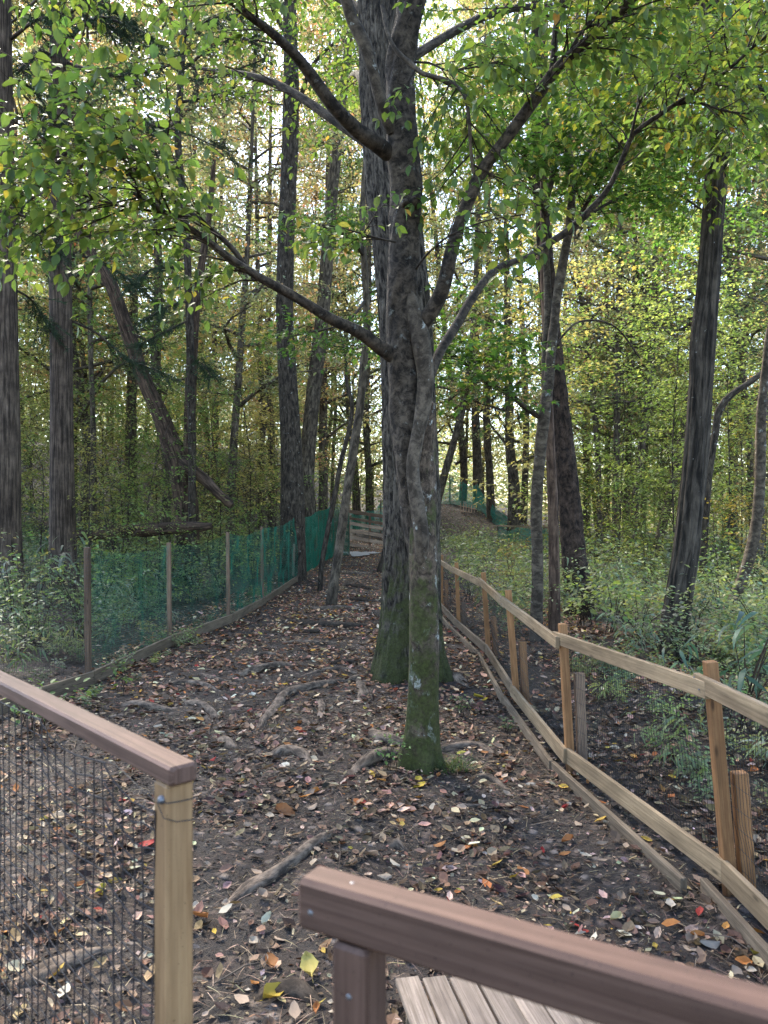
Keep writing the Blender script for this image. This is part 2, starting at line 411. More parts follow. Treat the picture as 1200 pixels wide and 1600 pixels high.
cover = ramp(n, sx.outputs[1], [(.35, (0, 0, 0)), (.4, (1, 1, 1))])
c = mix(n, math_(n, 'MULTIPLY', edge, math_(n, 'MULTIPLY', cover, .75)), c, lc)
c = mix(n, .5, c, ramp(n, f2, [(.3, (.6, .6, .6)), (.7, (1.3, 1.3, 1.3))]), 'MULTIPLY')
p = N(n, 'BsdfPrincipled'); p.inputs['Specular IOR Level'].default_value = .35; n.links.new(c, p.inputs['Base Color'])
n.links.new(ramp(n, f, [(.3, (.5, .5, .5)), (.6, (.85, .85, .85))]), p.inputs['Roughness'])
b = N(n, 'Bump'); b.inputs['Strength'].default_value = .9; b.inputs['Distance'].default_value = .02
hh = math_(n, 'ADD', f2, math_(n, 'MULTIPLY', edge, .6)); n.links.new(hh, b.inputs['Height']); n.links.new(b.outputs[0], p.inputs['Normal'])
n.links.new(p.outputs[0], o.inputs[0])

# ------------------------------------------------------------------ ground sheet
def axis(parts):
    a = [np.arange(s, e, st) for s, e, st in parts]; return np.concatenate(a)
xs = axis([(-220, -60, 8), (-60, -9, 1.5), (-9, -4, .25), (-4, 3.2, .045), (3.2, 9, .25), (9, 60, 1.5), (60, 221, 8)])
ys = axis([(-60, -2, 4), (-2, 1.5, .3), (1.5, 8, .045), (8, 18, .12), (18, 45, .4), (45, 80, 2), (80, 330, 10)])
X, Y = np.meshgrid(xs, ys); Z = ground_z(X, Y)
g = Geo(); nx, ny = len(xs), len(ys)
b_ = (np.arange(ny - 1)[:, None] * nx + np.arange(nx - 1)[None])
g.add(np.stack([X, Y, Z], -1).reshape(-1, 3), q=np.stack([b_, b_ + 1, b_ + nx + 1, b_ + nx], -1).reshape(-1, 4))
ground = g.obj('forest_ground', M['soil'], kind='structure')

# ------------------------------------------------------------------ dead leaves and twigs on the ground
DEAD = [(.16, .10, .07), (.25, .17, .122), (.38, .285, .21), (.50, .42, .33), (.085, .052, .036), (.035, .024, .018), (.40, .28, .06), (.34, .14, .045), (.22, .03, .025)]
DEADW = [.24, .18, .11, .05, .22, .17, .018, .018, .004]

def lay(n, x0, x1, y0, y1, seed, keep=None):
    r = np.random.default_rng(seed); x = r.uniform(x0, x1, n); y = r.uniform(y0, y1, n)
    if keep is not None:
        k = keep(x, y, r); x, y = x[k], y[k]
    return x, y, r

def leaf_frames(n, r, tilt=.35):
    a = r.uniform(0, 6.283, n); d = np.stack([np.cos(a), np.sin(a), r.normal(0, tilt * .5, n)], 1)
    nr = np.stack([r.normal(0, tilt, n), r.normal(0, tilt, n), np.ones(n)], 1)
    return d, nr
g = Geo()
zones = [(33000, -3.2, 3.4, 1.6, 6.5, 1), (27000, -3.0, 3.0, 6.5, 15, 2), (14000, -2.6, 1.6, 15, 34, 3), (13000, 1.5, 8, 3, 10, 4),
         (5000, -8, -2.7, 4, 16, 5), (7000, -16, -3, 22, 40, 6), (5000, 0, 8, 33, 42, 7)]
for cnt, x0, x1, y0, y1, sd in zones:
    def keep(x, y, r):
        mud = sst(.25, .7, vn(x * 1.3, y * 1.3, 5)) * .75 + .25
        dr = .25 + .75 * sst(.3, .62, vn(x * 4.3, y * 4.3, 8)); return r.random(len(x)) < np.where(y < 5, mud, 1) * np.where(y < 15, dr, 1)
    x, y, r = lay(cnt, x0, x1, y0, y1, 100 + sd, keep)
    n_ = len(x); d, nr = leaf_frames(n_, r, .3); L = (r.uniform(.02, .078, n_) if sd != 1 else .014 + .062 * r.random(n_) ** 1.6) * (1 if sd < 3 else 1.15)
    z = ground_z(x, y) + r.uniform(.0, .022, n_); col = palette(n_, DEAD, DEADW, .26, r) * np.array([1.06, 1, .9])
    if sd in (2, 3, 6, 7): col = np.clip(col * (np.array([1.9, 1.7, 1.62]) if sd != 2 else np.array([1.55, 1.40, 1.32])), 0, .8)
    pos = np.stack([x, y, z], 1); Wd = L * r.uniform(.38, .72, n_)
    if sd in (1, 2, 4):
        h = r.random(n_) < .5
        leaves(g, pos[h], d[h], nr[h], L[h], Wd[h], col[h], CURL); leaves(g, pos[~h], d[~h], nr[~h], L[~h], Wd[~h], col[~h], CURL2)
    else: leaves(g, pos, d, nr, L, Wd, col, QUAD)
for cnt, x0, x1, y0, y1, sd in ((30000, -3, 3.2, 1.7, 6, 61), (14000, -2.8, 2.4, 6, 12, 62), (6000, 1.6, 6, 3, 8, 63)):    # crumbled scraps
    x, y, r = lay(cnt, x0, x1, y0, y1, sd); n_ = len(x); d, nr = leaf_frames(n_, r, .5); L = r.uniform(.008, .028, n_)
    leaves(g, np.stack([x, y, ground_z(x, y) + r.uniform(0, .010, n_)], 1), d, nr, L, L * r.uniform(.3, .9, n_), palette(n_, [(.10, .066, .046), (.19, .13, .09), (.035, .024, .018), (.34, .26, .19)], [4, 3, 3, 1.2], .25, r), QUAD)
litter = g.obj('leaf_litter', M['litter'], shade=False, kind='stuff', label='carpet of brown and pale fallen leaves covering the path', category='leaf litter')

g = Geo()
for cnt, x0, x1, y0, y1, sd in [(17000, -3, 3.2, 1.6, 6.5, 31), (6000, -2.8, 2.5, 6.5, 13, 32), (2500, 1.5, 7, 3, 9, 33)]:
    x, y, r = lay(cnt, x0, x1, y0, y1, sd); n_ = len(x); d, nr = leaf_frames(n_, r, .16)
    pos = np.stack([x, y, ground_z(x, y) + r.uniform(.004, .02, n_)], 1)
    leaves(g, pos, d, nr, r.uniform(.025, .12, n_) ** 1, r.uniform(.0012, .0035, n_), palette(n_, [(.035, .026, .02), (.16, .11, .075), (.30, .22, .15)], [4, 4, 3], .2, r), BLADE)
for i in range(260):
    x, y = random.uniform(-2.7, 2.2), random.uniform(1.7, 9); a = random.uniform(0, 6.28); ln = random.uniform(.08, .35)
    z = gz(x, y) + .01; p1 = (x + ln * math.cos(a), y + ln * math.sin(a)); k = random.uniform(-.04, .04)
    strand(g, [(x, y, z), ((x + p1[0]) / 2 + k, (y + p1[1]) / 2 + k, z + .012), (p1[0], p1[1], gz(*p1) + .008)], random.uniform(.0012, .004), random.choice([(.07, .05, .04), (.2, .15, .11), (.12, .09, .07)]))
g.obj('twig_litter', M['litter'], kind='stuff', label='scattered pine needles and thin dead twigs over the muddy path', category='twig litter')

# the leaves one can pick apart: single objects laid on the ground
def leaf_piece(name, tv, sub=3, curl=.12, seed=0):
    """an ovate dead leaf with midrib, bent sides and a stalk"""
    r = np.random.default_rng(seed); v = []; uv = []; nu = 5; nv = 2
    for i in range(nu + 1):
        t = i / nu; hw = .5 * math.sin(math.pi * min(1, t ** .8 * .98 + .015)) ** .8 * (1 + .08 * (-1) ** i)
        for j in range(-nv, nv + 1):
            s = j / nv; v.append((t, s * hw, curl * abs(s) ** 1.5 * (1 - .4 * t) + .14 * (t - .4) ** 2 + r.normal(0, .012) + .1 * curl * s)); uv.append((t, s))
    m_ = 2 * nv + 1; q = [(i * m_ + j, i * m_ + m_ + j, i * m_ + m_ + j + 1, i * m_ + j + 1) for i in range(nu) for j in range(2 * nv)]
    g = Geo(); g.add(v, q=q, uv=uv); g.add([(0, .015, .01), (0, -.015, .01), (-.25, 0, .04)], t=[(0, 1, 2)])
    return g.mesh(name, M['litter'])
PIECES = [leaf_piece('fallen_leaf', None, curl=cu, seed=i) for i, cu in enumerate((.02, .12, .25, -.14, .35, .08))]
def place_leaf(x, y, L, col, k, wd):
    o = link('fallen_leaf', PIECES[k % len(PIECES)], ground); o.color = (*col, 1); a = random.uniform(0, 6.28)
    o.location = (x, y, gz(x, y) + .018); o.rotation_euler = (random.gauss(0, .22), random.gauss(0, .22), a); o.scale = (L, L * wd, L)
for i in range(275):
    t = random.random() ** 1.5; y = 1.9 + 4.0 * t; x = random.uniform(-.52, .52) * y
    if x > 1.4 and y < 4: x -= .5
    k = random.random()
    col = (.50, .41, .31) if k < .25 else (.36, .26, .185) if k < .55 else (.24, .15, .10) if k < .80 else (.42, .29, .06) if k < .84 else (.36, .15, .05) if k < .93 else (.30, .16, .11) if k < .97 else (.33, .035, .03)
    j = random.uniform(.75, 1.15); place_leaf(x, y, random.uniform(.035, .07), tuple(v * j * .85 for v in col), i, random.uniform(.5, .75))
for px, py, L, col in [(342, 1437, .06, (.66, .62, .56)), (352, 1430, .055, (.6, .5, .44)), (412, 1456, .055, (.66, .68, .6)), (108, 1548, .08, (.68, .66, .62)), (160, 1398, .075, (.62, .55, .08)),
                       (215, 1330, .09, (.45, .04, .035)), (410, 1572, .1, (.55, .42, .07)), (488, 1540, .1, (.62, .55, .2)), (970, 1440, .06, (.7, .66, .4)), (1100, 1473, .06, (.55, .25, .08)),
                       (1125, 1482, .08, (.55, .48, .43)), (665, 1228, .09, (.68, .5, .07)), (650, 1222, .06, (.6, .48, .08)), (602, 1228, .06, (.6, .3, .08)), (392, 1090, .1, (.75, .75, .74)),
                       (620, 1080, .07, (.5, .12, .06)), (740, 1092, .09, (.58, .45, .06)), (757, 1096, .09, (.6, .42, .05)), (500, 1240, .09, (.55, .26, .09)), (430, 1272, .11, (.5, .24, .12))]:
    q = gh(px, py); place_leaf(q[0], q[1], L, tuple(v * f_ for v, f_ in zip(col, (.62, .58, .5))), int(px), .62)

# ------------------------------------------------------------------ timber fences
def timber(name, mat, parent, a, b, wd, ht, up=(0, 0, 1), bev=.003, tone=1.0):
    g = Geo(); beam(g, a, b, wd, ht, up, bev); o = g.obj(name, mat, parent, shade=False); o.color = (tone, tone, tone, 1); return o

def net_between(g, rows, du, dv, r, sag=.015, seed=0, skip=0.0):
    """rows: list of (bottom xyz, top xyz); cords du apart along and dv apart upward"""
    rng = np.random.default_rng(seed)
    for (b0, t0), (b1, t1) in zip(rows[:-1], rows[1:]):
        b0, t0, b1, t1 = map(lambda q: np.asarray(q, float), (b0, t0, b1, t1))
        ln = np.linalg.norm(b1 - b0); nu = max(2, int(ln / du)); nv = max(2, int(np.linalg.norm(t0 - b0) / dv))
        nrm = unit(np.cross(b1 - b0, t0 - b0))
        def S(u, v):
            u = np.asarray(u, float)[..., None]; v = np.asarray(v, float)[..., None]
            p = (b0 * (1 - u) + b1 * u) * (1 - v) + (t0 * (1 - u) + t1 * u) * v
            wob = (vn(u * ln * 3, v * 4, seed) - .5) * sag * 2
            lift = -np.sin(u * np.pi) * sag * 1.5 * v
            return p + nrm * wob + np.array([0, 0, 1.0]) * lift
        ns = 9
        for i in range(nu):
            u = i / nu + rng.normal(0, .06 / nu); strand(g, S(np.full(ns, u) + rng.normal(0, .08 / nu, ns), np.linspace(0, 1, ns)), r)
        nh = max(6, int(ln / .25))
        for j in range(nv + 1):
            if rng.random() < skip: continue
            strand(g, S(np.linspace(0, 1, nh), np.full(nh, j / nv) + rng.normal(0, .06 / nv, nh)), r)

# right fence of the path
RF = thing('wire_fence', 'new timber fence with top rail and black wire mesh along the right of the path', 'fence', (1.2, 4.8, 0))
RFI = lambda p_: tuple(np.asarray(p_, float) - np.array([1.2, 4.8, 0]))
posts = [(1.50, 1.55, .98, -.02), (1.48, 3.25, .99, -.10), (1.18, 4.82, .93, -.06), (1.12, 6.4, .95, -.085), (1.15, 8.35, .93, -.07), (1.02, 10.4, .92, -.04), (.93, 12.4, .90, 0), (.86, 15, .9, 0), (.8, 18, .95, 0), (.75, 21.5, 1.0, 0), (.6, 25, 1.1, 0)]
RZ = lambda x, y: gz(x, y)
pt = []
for i, (x, y, h, lean) in enumerate(posts):
    z = RZ(x, y); pt.append((x, y, z, h, lean))
    timber('post', M['post_orange'], RF, RFI((x, y, z - .15)), RFI((x + lean, y, z + h)), .050, .050, (0, 1, 0), tone=random.uniform(.85, 1.15) if i != 1 else .8)
    if i < 7:
        sx_ = .075; hh = (.45, .52, .62, .52, .45, .38, .5)[i]
        timber('brace_stake', M['post_brown'] if i in (2, 5) else M['post_orange'], RF, RFI((x + sx_, y + .005, z - .2)), RFI((x + sx_ + lean * .5, y + .005, z + hh)), .06, .05, (0, 1, 0), tone=random.uniform(.9, 1.2))
for i in range(len(pt) - 1):
    (x0, y0, z0, h0, l0), (x1, y1, z1, h1, l1) = pt[i], pt[i + 1]
    k = -.045 if i % 2 else -.05
    RL = timber('top_rail', M['rail_grey'], RF, RFI((x0 + l0 * .9 + k, y0 - .06, z0 + h0 - .11)), RFI((x1 + l1 * .9 + k, y1 + .05 + (i % 2) * .02, z1 + h1 - .095)), .026, .074, tone=random.uniform(.95, 1.12))
    if i < 5:
        for ez_, ey in ((.02, .03), (-.02, -.02)):
            g = Geo(); a_ = np.array(RFI((x1 + l1 * .9 + k - .014, y1 + ey, z1 + h1 - .095 + ez_))); tube(g, [(*a_, .0045), (*(a_ + np.array([-.0035, -.001, 0])), .004)], 8, .004); g.obj('nail', M['steel'], RL)
    timber('base_board', M['rail_grey'] if i < 3 else M['board_dark'], RF, RFI((x0 + k, y0 - .04, z0 + .11)), RFI((x1 + k, y1 + .04, z1 + .11)), .026, .095, tone=random.uniform(.85, 1.05))
    timber('sill_board', M['board_dark'], RF, RFI((x0 - .13 - (i == 1) * .08, y0, z0 + .035)), RFI((x1 - .12, y1 + .02, z1 + .03)), .03, .07, tone=random.uniform(.8, 1))
g = Geo(); rows = [(RFI((x + .03, y, z + .02)), RFI((x + l * .9 + .03, y, z + h - .12))) for x, y, z, h, l in pt]
net_between(g, rows[:4], .025, .09, .0012, .012, 3); net_between(g, rows[3:8], .038, .09, .0015, .012, 4)
g.obj('wire_mesh', M['wire'], RF, kind='stuff')

# left fence of the path
LF = thing('net_fence', 'long green net fence on thin timber posts along the left of the path', 'fence', (-2.6, 9, 0))
LFI = lambda p_: tuple(np.asarray(p_, float) - np.array([-2.6, 9, 0]))
lp = []
for px, top, bot in [(138, 855, 1072), (265, 848, 1010), (357, 832, 975), (410, 823, 945), (463, 806, 908), (497, 797, 886), (520, 785, 872)]:
    q = gh(px, bot); lp.append((q[0], q[1], q[2], EYE - (top - 800) / FPX * q[1]))
lp = [(-3.25, 4.9, gz(-3.25, 4.9), 1.25)] + lp
for i, (x, y, z, zt) in enumerate(lp):
    timber('post', M['post_brown'], LF, LFI((x, y, z - .1)), LFI((x - .01, y, zt)), .045, .06, (0, 1, 0), tone=(1, .75, 1.25, 1.2, 1.1, 1.5, 1, 1)[i])
for i in range(5):
    (x0, y0, z0, _), (x1, y1, z1, _) = lp[i], lp[i + 1]
    timber('base_board', M['board_dark'], LF, LFI((x0 + .045, y0, z0 + .08)), LFI((x1 + .045, y1 - .01, z1 + .08)), .03, .12, tone=random.uniform(.8, 1.05))
timber('pale_stake', M['slat'], LF, LFI((lp[5][0] - .05, lp[5][1] - .2, lp[5][2])), LFI((lp[5][0] - .03, lp[5][1] - .2, lp[5][2] + .85)), .05, .05, (0, 1, 0))
g = Geo(); rows = [(LFI((x + .02, y, z + .06)), LFI((x + .015, y, zt - .02))) for x, y, z, zt in lp]
net_between(g, rows[0:2], .03, .03, .0010, .02, 5); g.obj('dark_net', M['cord'], LF, kind='stuff')
g = Geo(); net_between(g, rows[1:4], .024, .024, .0008, .05, 6); net_between(g, rows[3:6], .023, .023, .0012, .05, 16); net_between(g, rows[5:], .022, .022, .0028, .05, 7)
endp = (lp[-1][0] + .45, lp[-1][1] + 1.2); ez = gz(*endp)
net_between(g, [rows[-1], (LFI((endp[0], endp[1], ez)), LFI((endp[0], endp[1], ez + 1.75)))], .022, .022, .0028, .04, 8)
g.obj('green_net', M['net_green'], LF, kind='stuff')
timber('post', M['post_brown'], LF, LFI((endp[0], endp[1], ez - .1)), LFI((endp[0], endp[1], ez + 1.8)), .05, .05, (0, 1, 0))

# far gate across the path
gl = gh(541, 854); gl = np.array([gl[0], gl[1], gl[2]]); dl = gl[1]; dr = dl - 1.2
GT = thing('slatted_gate', 'far timber gate of light horizontal boards under two dark rails closing the path', 'gate', tuple(gl))
GI = lambda p_: tuple(np.asarray(p_) - gl)
for px, tp, bt, d in ((543, 795, 858, dl), (578, 802, 866, (dl + dr) / 2 + .03), (625, 808, 872, dr + .06)):
    timber('post', M['post_brown'], GT, GI(P(px, bt + 4, d)), GI(P(px, tp, d)), .09, .09, (0, 1, 0))
for (y0, y1, mt, ht, nm) in ((798, 812, 'post_brown', .13, 'dark_rail'), (808, 824, 'post_brown', .10, 'dark_rail'), (816, 832, 'gate_light', .12, 'board'), (827, 843, 'gate_light', .12, 'board'), (838, 854, 'gate_light', .12, 'board'), (849, 865, 'gate_light', .12, 'board')):
    timber(nm, M[mt], GT, GI(P(538, y0, dl - .09)), GI(P(632, y1, dr - .09)), .03, ht)
SW = thing('lattice_fence', 'narrow dark lattice panel between the net fence and the far gate', 'fence panel', tuple(P(530, 850, dl)))
g = Geo(); o0 = P(530, 850, dl)
for k in range(9):
    strand(g, [P(522 + k * 2.2, 800, dl) - o0, P(528 + (k - 4) * 2.2, 850, dl) - o0], .012); strand(g, [P(540 - k * 2.2, 800, dl) - o0, P(530 - (k - 4) * 2.2, 850, dl) - o0], .012)
g.obj('lattice', M['post_brown'], SW, kind='stuff')
for px in (521, 541): timber('post', M['post_brown'], SW, tuple(P(px, 856, dl) - o0), tuple(P(px, 797, dl) - o0), .06, .06, (0, 1, 0))
q = gh(562, 866); g = Geo(); n_ = 40; r_ = [(1 + .3 * math.sin(3 * t) + .15 * math.sin(7 * t + 1)) for t in np.linspace(0, 6.283, n_, False)]
ring = [(q[0] + .55 * r_[i] * math.cos(6.283 * i / n_), q[1] + 1.3 * r_[i] * math.sin(6.283 * i / n_)) for i in range(n_)]
zz = max(gz(x, y) for x, y in ring) * .5 + .5 * gz(q[0], q[1]) + .012
g.add([(x, y, zz) for x, y in ring] + [(q[0], q[1], zz + .004)], t=[(i, (i + 1) % n_, n_) for i in range(n_)])
g.obj('puddle', M['puddle'], kind='structure')

def far_net(name, label, tops, bots, ds, mesh_r, posts_at, rail=False):
    o0 = P(bots[0][0], bots[0][1], ds[0]); T = thing(name, label, 'net fence', tuple(o0))
    rows = [(tuple(P(b[0], b[1], d) - o0), tuple(P(t[0], t[1], d) - o0)) for t, b, d in zip(tops, bots, ds)]
    g = Geo(); net_between(g, rows, .035, .035, mesh_r, .12, 9); g.obj('green_net', M['net_teal'], T, kind='stuff')
    for k in posts_at:
        b, t, d = bots[k], tops[k], ds[k]; timber('post', M['post_brown'], T, tuple(P(b[0], b[1] + 6, d + .05) - o0), tuple(P(t[0], t[1] - 2, d + .05) - o0), .07, .07, (0, 1, 0))
    if rail: timber('rail', M['rail_grey'], T, tuple(P(tops[0][0] - 14, tops[0][1] - 1, ds[0] - .08) - o0), tuple(P(tops[-1][0], tops[-1][1] - 1, ds[-1] - .08) - o0), .05, .07)
    return T
far_net('mound_net', 'sagging green net running down the leafy mound beyond the gate', [(672, 766), (703, 743), (722, 752), (745, 756), (764, 782), (796, 808), (830, 822)],
        [(672, 800), (703, 796), (722, 800), (745, 806), (764, 818), (796, 828), (830, 838)], [38.5, 38, 37.5, 37, 36, 34.5, 33.5], .005, (1, 2, 3, 4, 5))
far_net('low_net', 'low green net under a grey rail behind the smooth forked tree', [(778, 822), (812, 822), (850, 823), (884, 826)], [(778, 842), (812, 848), (850, 850), (884, 852)], [28.5, 28.3, 28, 27.8], .0045, (0, 2), True)
far_net('back_net', 'ragged green net rising behind the dark rails of the far gate', [(548, 801), (575, 798), (595, 783), (625, 792)], [(548, 826), (575, 828), (595, 832), (625, 836)], [33, 33, 32.8, 32.5], .005, (2, 3))
LT = thing('bamboo_lattice', 'small pale bamboo lattice standing at the foot of the mound net', 'lattice', tuple(P(732, 808, 36.5))); o0 = P(732, 808, 36.5)
for k in range(6): timber('cane', M['gate_light'], LT, tuple(P(720 + k * 4.2, 812 + k, 36.5) - o0), tuple(P(720 + k * 4.2, 786 + k, 36.5) - o0), .03, .03, (0, 1, 0), tone=1.2)
for k in range(3): timber('cross_cane', M['gate_light'], LT, tuple(P(717, 790 + 7 * k, 36.45) - o0), tuple(P(745, 796 + 7 * k, 36.45) - o0), .03, .03, tone=1.2)

# ------------------------------------------------------------------ gate and railing in the foreground
e0 = np.array([-.309, 1.15]); ed = unit(np.array([-.61, .65])); en = np.array([ed[1], -ed[0]]) * -1.0
FR = thing('mesh_railing', 'brown cap rail on a pale square post with black net at the near left', 'railing', (e0[0], e0[1], 0))
FI = lambda x, y, z: (x - e0[0], y - e0[1], z)
ft = EYE - .374
a3 = np.array([*(e0 - ed * .02), ft - .0145]); b3 = np.array([*(e0 + ed * 2.6), ft - .0145])
timber('cap_rail', M['rail_front'], FR, FI(*a3), FI(*b3), .046, .029, bev=.004, tone=1.15)
pc = e0 + ed * .012
CP = timber('corner_post', M['post_tan'], FR, FI(pc[0], pc[1], -.1), FI(pc[0], pc[1], ft - .0295), .044, .044, (ed[0], ed[1], 0), bev=.004)
p2 = e0 + ed * 1.75; timber('far_post', M['post_tan'], FR, FI(p2[0], p2[1], -.1), FI(p2[0], p2[1], ft - .0295), .044, .044, (ed[0], ed[1], 0), bev=.004)
side = np.array([-ed[1], ed[0]]); side = side if side[1] < 0 else -side            # towards the camera
g = Geo(); rows = []
nb = lambda t, z: FI(*(e0 + ed * t + side * .026), z)
rows = [(nb(.03, .02), nb(.03, ft - .075)), (nb(.22, .02), nb(.20, ft - .045)), (nb(.5, .02), nb(.5, ft - .034)), (nb(2.5, .02), nb(2.5, ft - .034))]
net_between(g, rows, .036, .030, .0015, .012, 11); g.obj('black_net', M['cord'], FR, kind='stuff')
g = Geo(); bp = e0 + ed * .004 + side * .022
tube(g, [(*FI(bp[0], bp[1], ft - .052), .0065), (*FI(bp[0] + side[0] * .004, bp[1] + side[1] * .004, ft - .052), .0065), (*FI(bp[0] + side[0] * .007, bp[1] + side[1] * .007, ft - .052), .004)], 10, .002)
g.obj('bolt', M['steel'], CP)
g = Geo(); rt = -ed
def wp(t, s, z): q = e0 + ed * t + side * s; return FI(q[0], q[1], ft - z)
strand(g, [wp(.004, .03, .052), wp(-.013, .024, .053), wp(-.0145, .0, .055), wp(-.0145, -.026, .056)], .0009)
strand(g, [wp(.006, .03, .055), wp(-.008, .027, .075), wp(-.0150, .010, .083), wp(-.0145, -.02, .088), wp(-.016, -.03, .094)], .0008)
strand(g, [wp(.004, .03, .055), wp(.05, .034, .045), wp(.13, .03, .036), wp(.2, .028, .033)], .0009)
g.obj('tie_wire', M['wire'], CP)

r0 = np.array([-.080, .80]); rd = unit(np.array([.21, -.118])); rs = np.array([rd[1], -rd[0]]); rs = rs if rs[1] < 0 else -rs
GR = thing('swing_gate', 'dark brown stained gate rail and upright blurred at the near right', 'gate', (r0[0], r0[1], 0))
GX = lambda q, z: (q[0] - r0[0], q[1] - r0[1], z)
TRL = timber('top_rail', M['rail_front'], GR, GX(r0, ft - .025), GX(r0 + rd * 1.15, ft - .025), .04, .052, bev=.005, tone=.95)
pp = r0 + rd * .064 - rs * .0
UPR = timber('upright', M['rail_front'], GR, GX(pp, .06), GX(pp, ft - .052), .042, .042, (rd[0], rd[1], 0), bev=.004, tone=1.05)
pp2 = r0 + rd * 1.05; timber('upright', M['rail_front'], GR, GX(pp2, .06), GX(pp2, ft - .052), .042, .042, (rd[0], rd[1], 0), bev=.004)
timber('bottom_rail', M['rail_front'], GR, GX(r0 + rd * .09, .15), GX(r0 + rd * 1.02, .15), .036, .05, bev=.004)
for nm, q, z, ht in (('screw', r0 + rd * .018 + rs * .0195, ft - .030, 0), ('screw', r0 + rd * .055 + rs * .0, ft + .0, 1), ('screw', pp + rs * .0205, ft - .1, 0)):
    g = Geo(); a_ = np.array(GX(q, z)); dv = np.array([0, 0, 1.]) if ht else np.array([rs[0], rs[1], 0])
    tube(g, [(*(a_ - dv * .002), .003), (*(a_ + dv * .0008), .003), (*(a_ + dv * .0012), .0015)], 10, .001); g.obj(nm, M['steel'], UPR if z < ft - .06 else TRL)

PL = thing('slatted_step', 'low bleached slatted timber step on the ground behind the near gate', 'duckboard', (.3, 2.2, 0))
for k in range(7):
    xx = .075 + k * .089; fy = 2.52 - max(0, k - 3) * .035 + random.uniform(-.012, .012)
    timber('slat', M['slat'], PL, (xx - .3, fy - 2.2, .062 + random.uniform(-.003, .003)), (xx + .22 - .3, 1.45 - 2.2, .062), .078, .022, tone=random.uniform(.85, 1.1))
for yy in (2.38, 1.6): timber('bearer', M['board_dark'], PL, (.04 - .3 + (2.52 - yy) * .2, yy - 2.2, .028), (.66 - .3 + (2.52 - yy) * .2, yy - 2.2, .028), .06, .045)

# ------------------------------------------------------------------ exposed roots
def root(pxs, r, label, parent=None, k=.35, name='tree_root', mat='root'):
    pts = []; m_ = len(pxs)
    for i, (px, py) in enumerate(pxs):
        q = gh(px, py); t = i / (m_ - 1); rr = r * (.45 + .55 * math.sin(math.pi * min(max(t, .04), .96)) ** .5)
        pts.append((q[0], q[1], q[2] + r * (k if 0 < i < m_ - 1 else -.75), rr))
    p_ = np.array(pts); o0 = p_[0, :3].copy() if parent is None else np.array(parent.location); p_[:, :3] -= o0
    g = Geo(); tube(g, p_, 12, .05, lambda A, L, rr: (vn(np.cos(A * 6.28) * 1.5 + L * 6, np.sin(A * 6.28) * 1.5 + L * 2, int(r * 1e4)) - .5) * rr * .55)
    o = g.obj(name, M[mat], parent)
    if parent is None: o.location = o0; o['label'] = label; o['category'] = 'root'; o['group'] = 'bare roots crossing the path'
    return o
root([(402, 1150), (411, 1130), (435, 1102), (447, 1088), (480, 1077), (520, 1070), (560, 1060)], .042, 'long pale root bending from the mossy rear tree down across the path')
root([(345, 1063), (390, 1053), (430, 1043), (478, 1041)], .05, 'thick dark arched root left of centre with a hollow beneath it')
root([(300, 1047), (345, 1066), (393, 1076)], .03, 'thin root just under the dark arched root')
root([(165, 1106), (205, 1103), (245, 1110), (292, 1113)], .034, 'mossy straight root near the left fence board')
root([(268, 1095), (310, 1103), (334, 1120), (338, 1132)], .034, 'short hooked root beside the mossy straight root')
root([(303, 1114), (320, 1120), (330, 1131)], .024, 'small stub of root tucked inside the hooked root')
root([(338, 1152), (355, 1163), (374, 1180)], .04, 'knuckle of root left of the smooth hump root')
root([(408, 1188), (440, 1177), (470, 1182), (490, 1196)], .042, 'smooth hump of root in the middle of the path')
root([(478, 1096), (500, 1101), (503, 1122)], .03, 'short curled root right of the long pale root')
root([(440, 969), (490, 978), (545, 981), (592, 977)], .06, 'long dark root lying right across the path behind the big tree', mat='twig')
root([(455, 985), (490, 989), (512, 984)], .04, 'short dark root in front of the long crossing root', mat='twig')
root([(533, 914), (560, 918), (602, 922)], .06, 'dark root crossing the far path beside the slim trunk', mat='twig')
root([(545, 936), (565, 939), (590, 941)], .045, 'faint root lower of the two beside the slim trunk base', mat='twig')
root([(506, 1036), (540, 1037), (575, 1036)], .035, 'thin root running left from the rear tree base', mat='twig')
root([(343, 1418), (385, 1395), (425, 1373), (465, 1345), (500, 1318), (545, 1290)], .032, 'long root beyond the pale corner post in the near mud')
root([(-10, 1545), (60, 1530), (130, 1502), (205, 1478)], .032, 'near root lying behind the black net at the bottom')
root([(385, 1572), (430, 1550), (470, 1552), (500, 1572)], .04, 'rounded root hump at the bottom beside the gate upright', k=.1, mat='twig')
root([(75, 1273), (110, 1278), (148, 1289)], .014, 'dead stick lying behind the black net', k=.8)
root([(735, 1213), (765, 1218), (800, 1236)], .028, 'low root right of the grass at the front tree base')
for pxs, rr_, lb_ in [([(572, 1056), (540, 1049), (505, 1050), (470, 1056)], .03, 'thin root leaving the rear tree base towards the arched root'), ([(420, 1010), (460, 1004), (505, 1007), (560, 1003)], .028, 'straight thin root crossing the path above the arched root'),
                      ([(465, 948), (500, 953), (540, 950), (590, 955)], .04, 'slender root crossing the path just nearer than the slim trunk'), ([(380, 1030), (415, 1022), (450, 1026)], .025, 'short thin root near the left base board bend'), ([(520, 893), (550, 897), (590, 894)], .05, 'farthest dark root crossing the path'),
                      ([(240, 1075), (280, 1068), (320, 1072), (350, 1082)], .026, 'thin root wandering left of the arched root'), ([(450, 1120), (475, 1128), (495, 1145)], .02, 'fine root running down beside the curled root'), ([(700, 1255), (735, 1262), (780, 1258)], .016, 'thin twig like root right of the front tree')]:
    root(pxs, rr_, lb_)
root([(600, 1318), (620, 1322), (635, 1330)], .03, 'small root knob in the open middle ground')

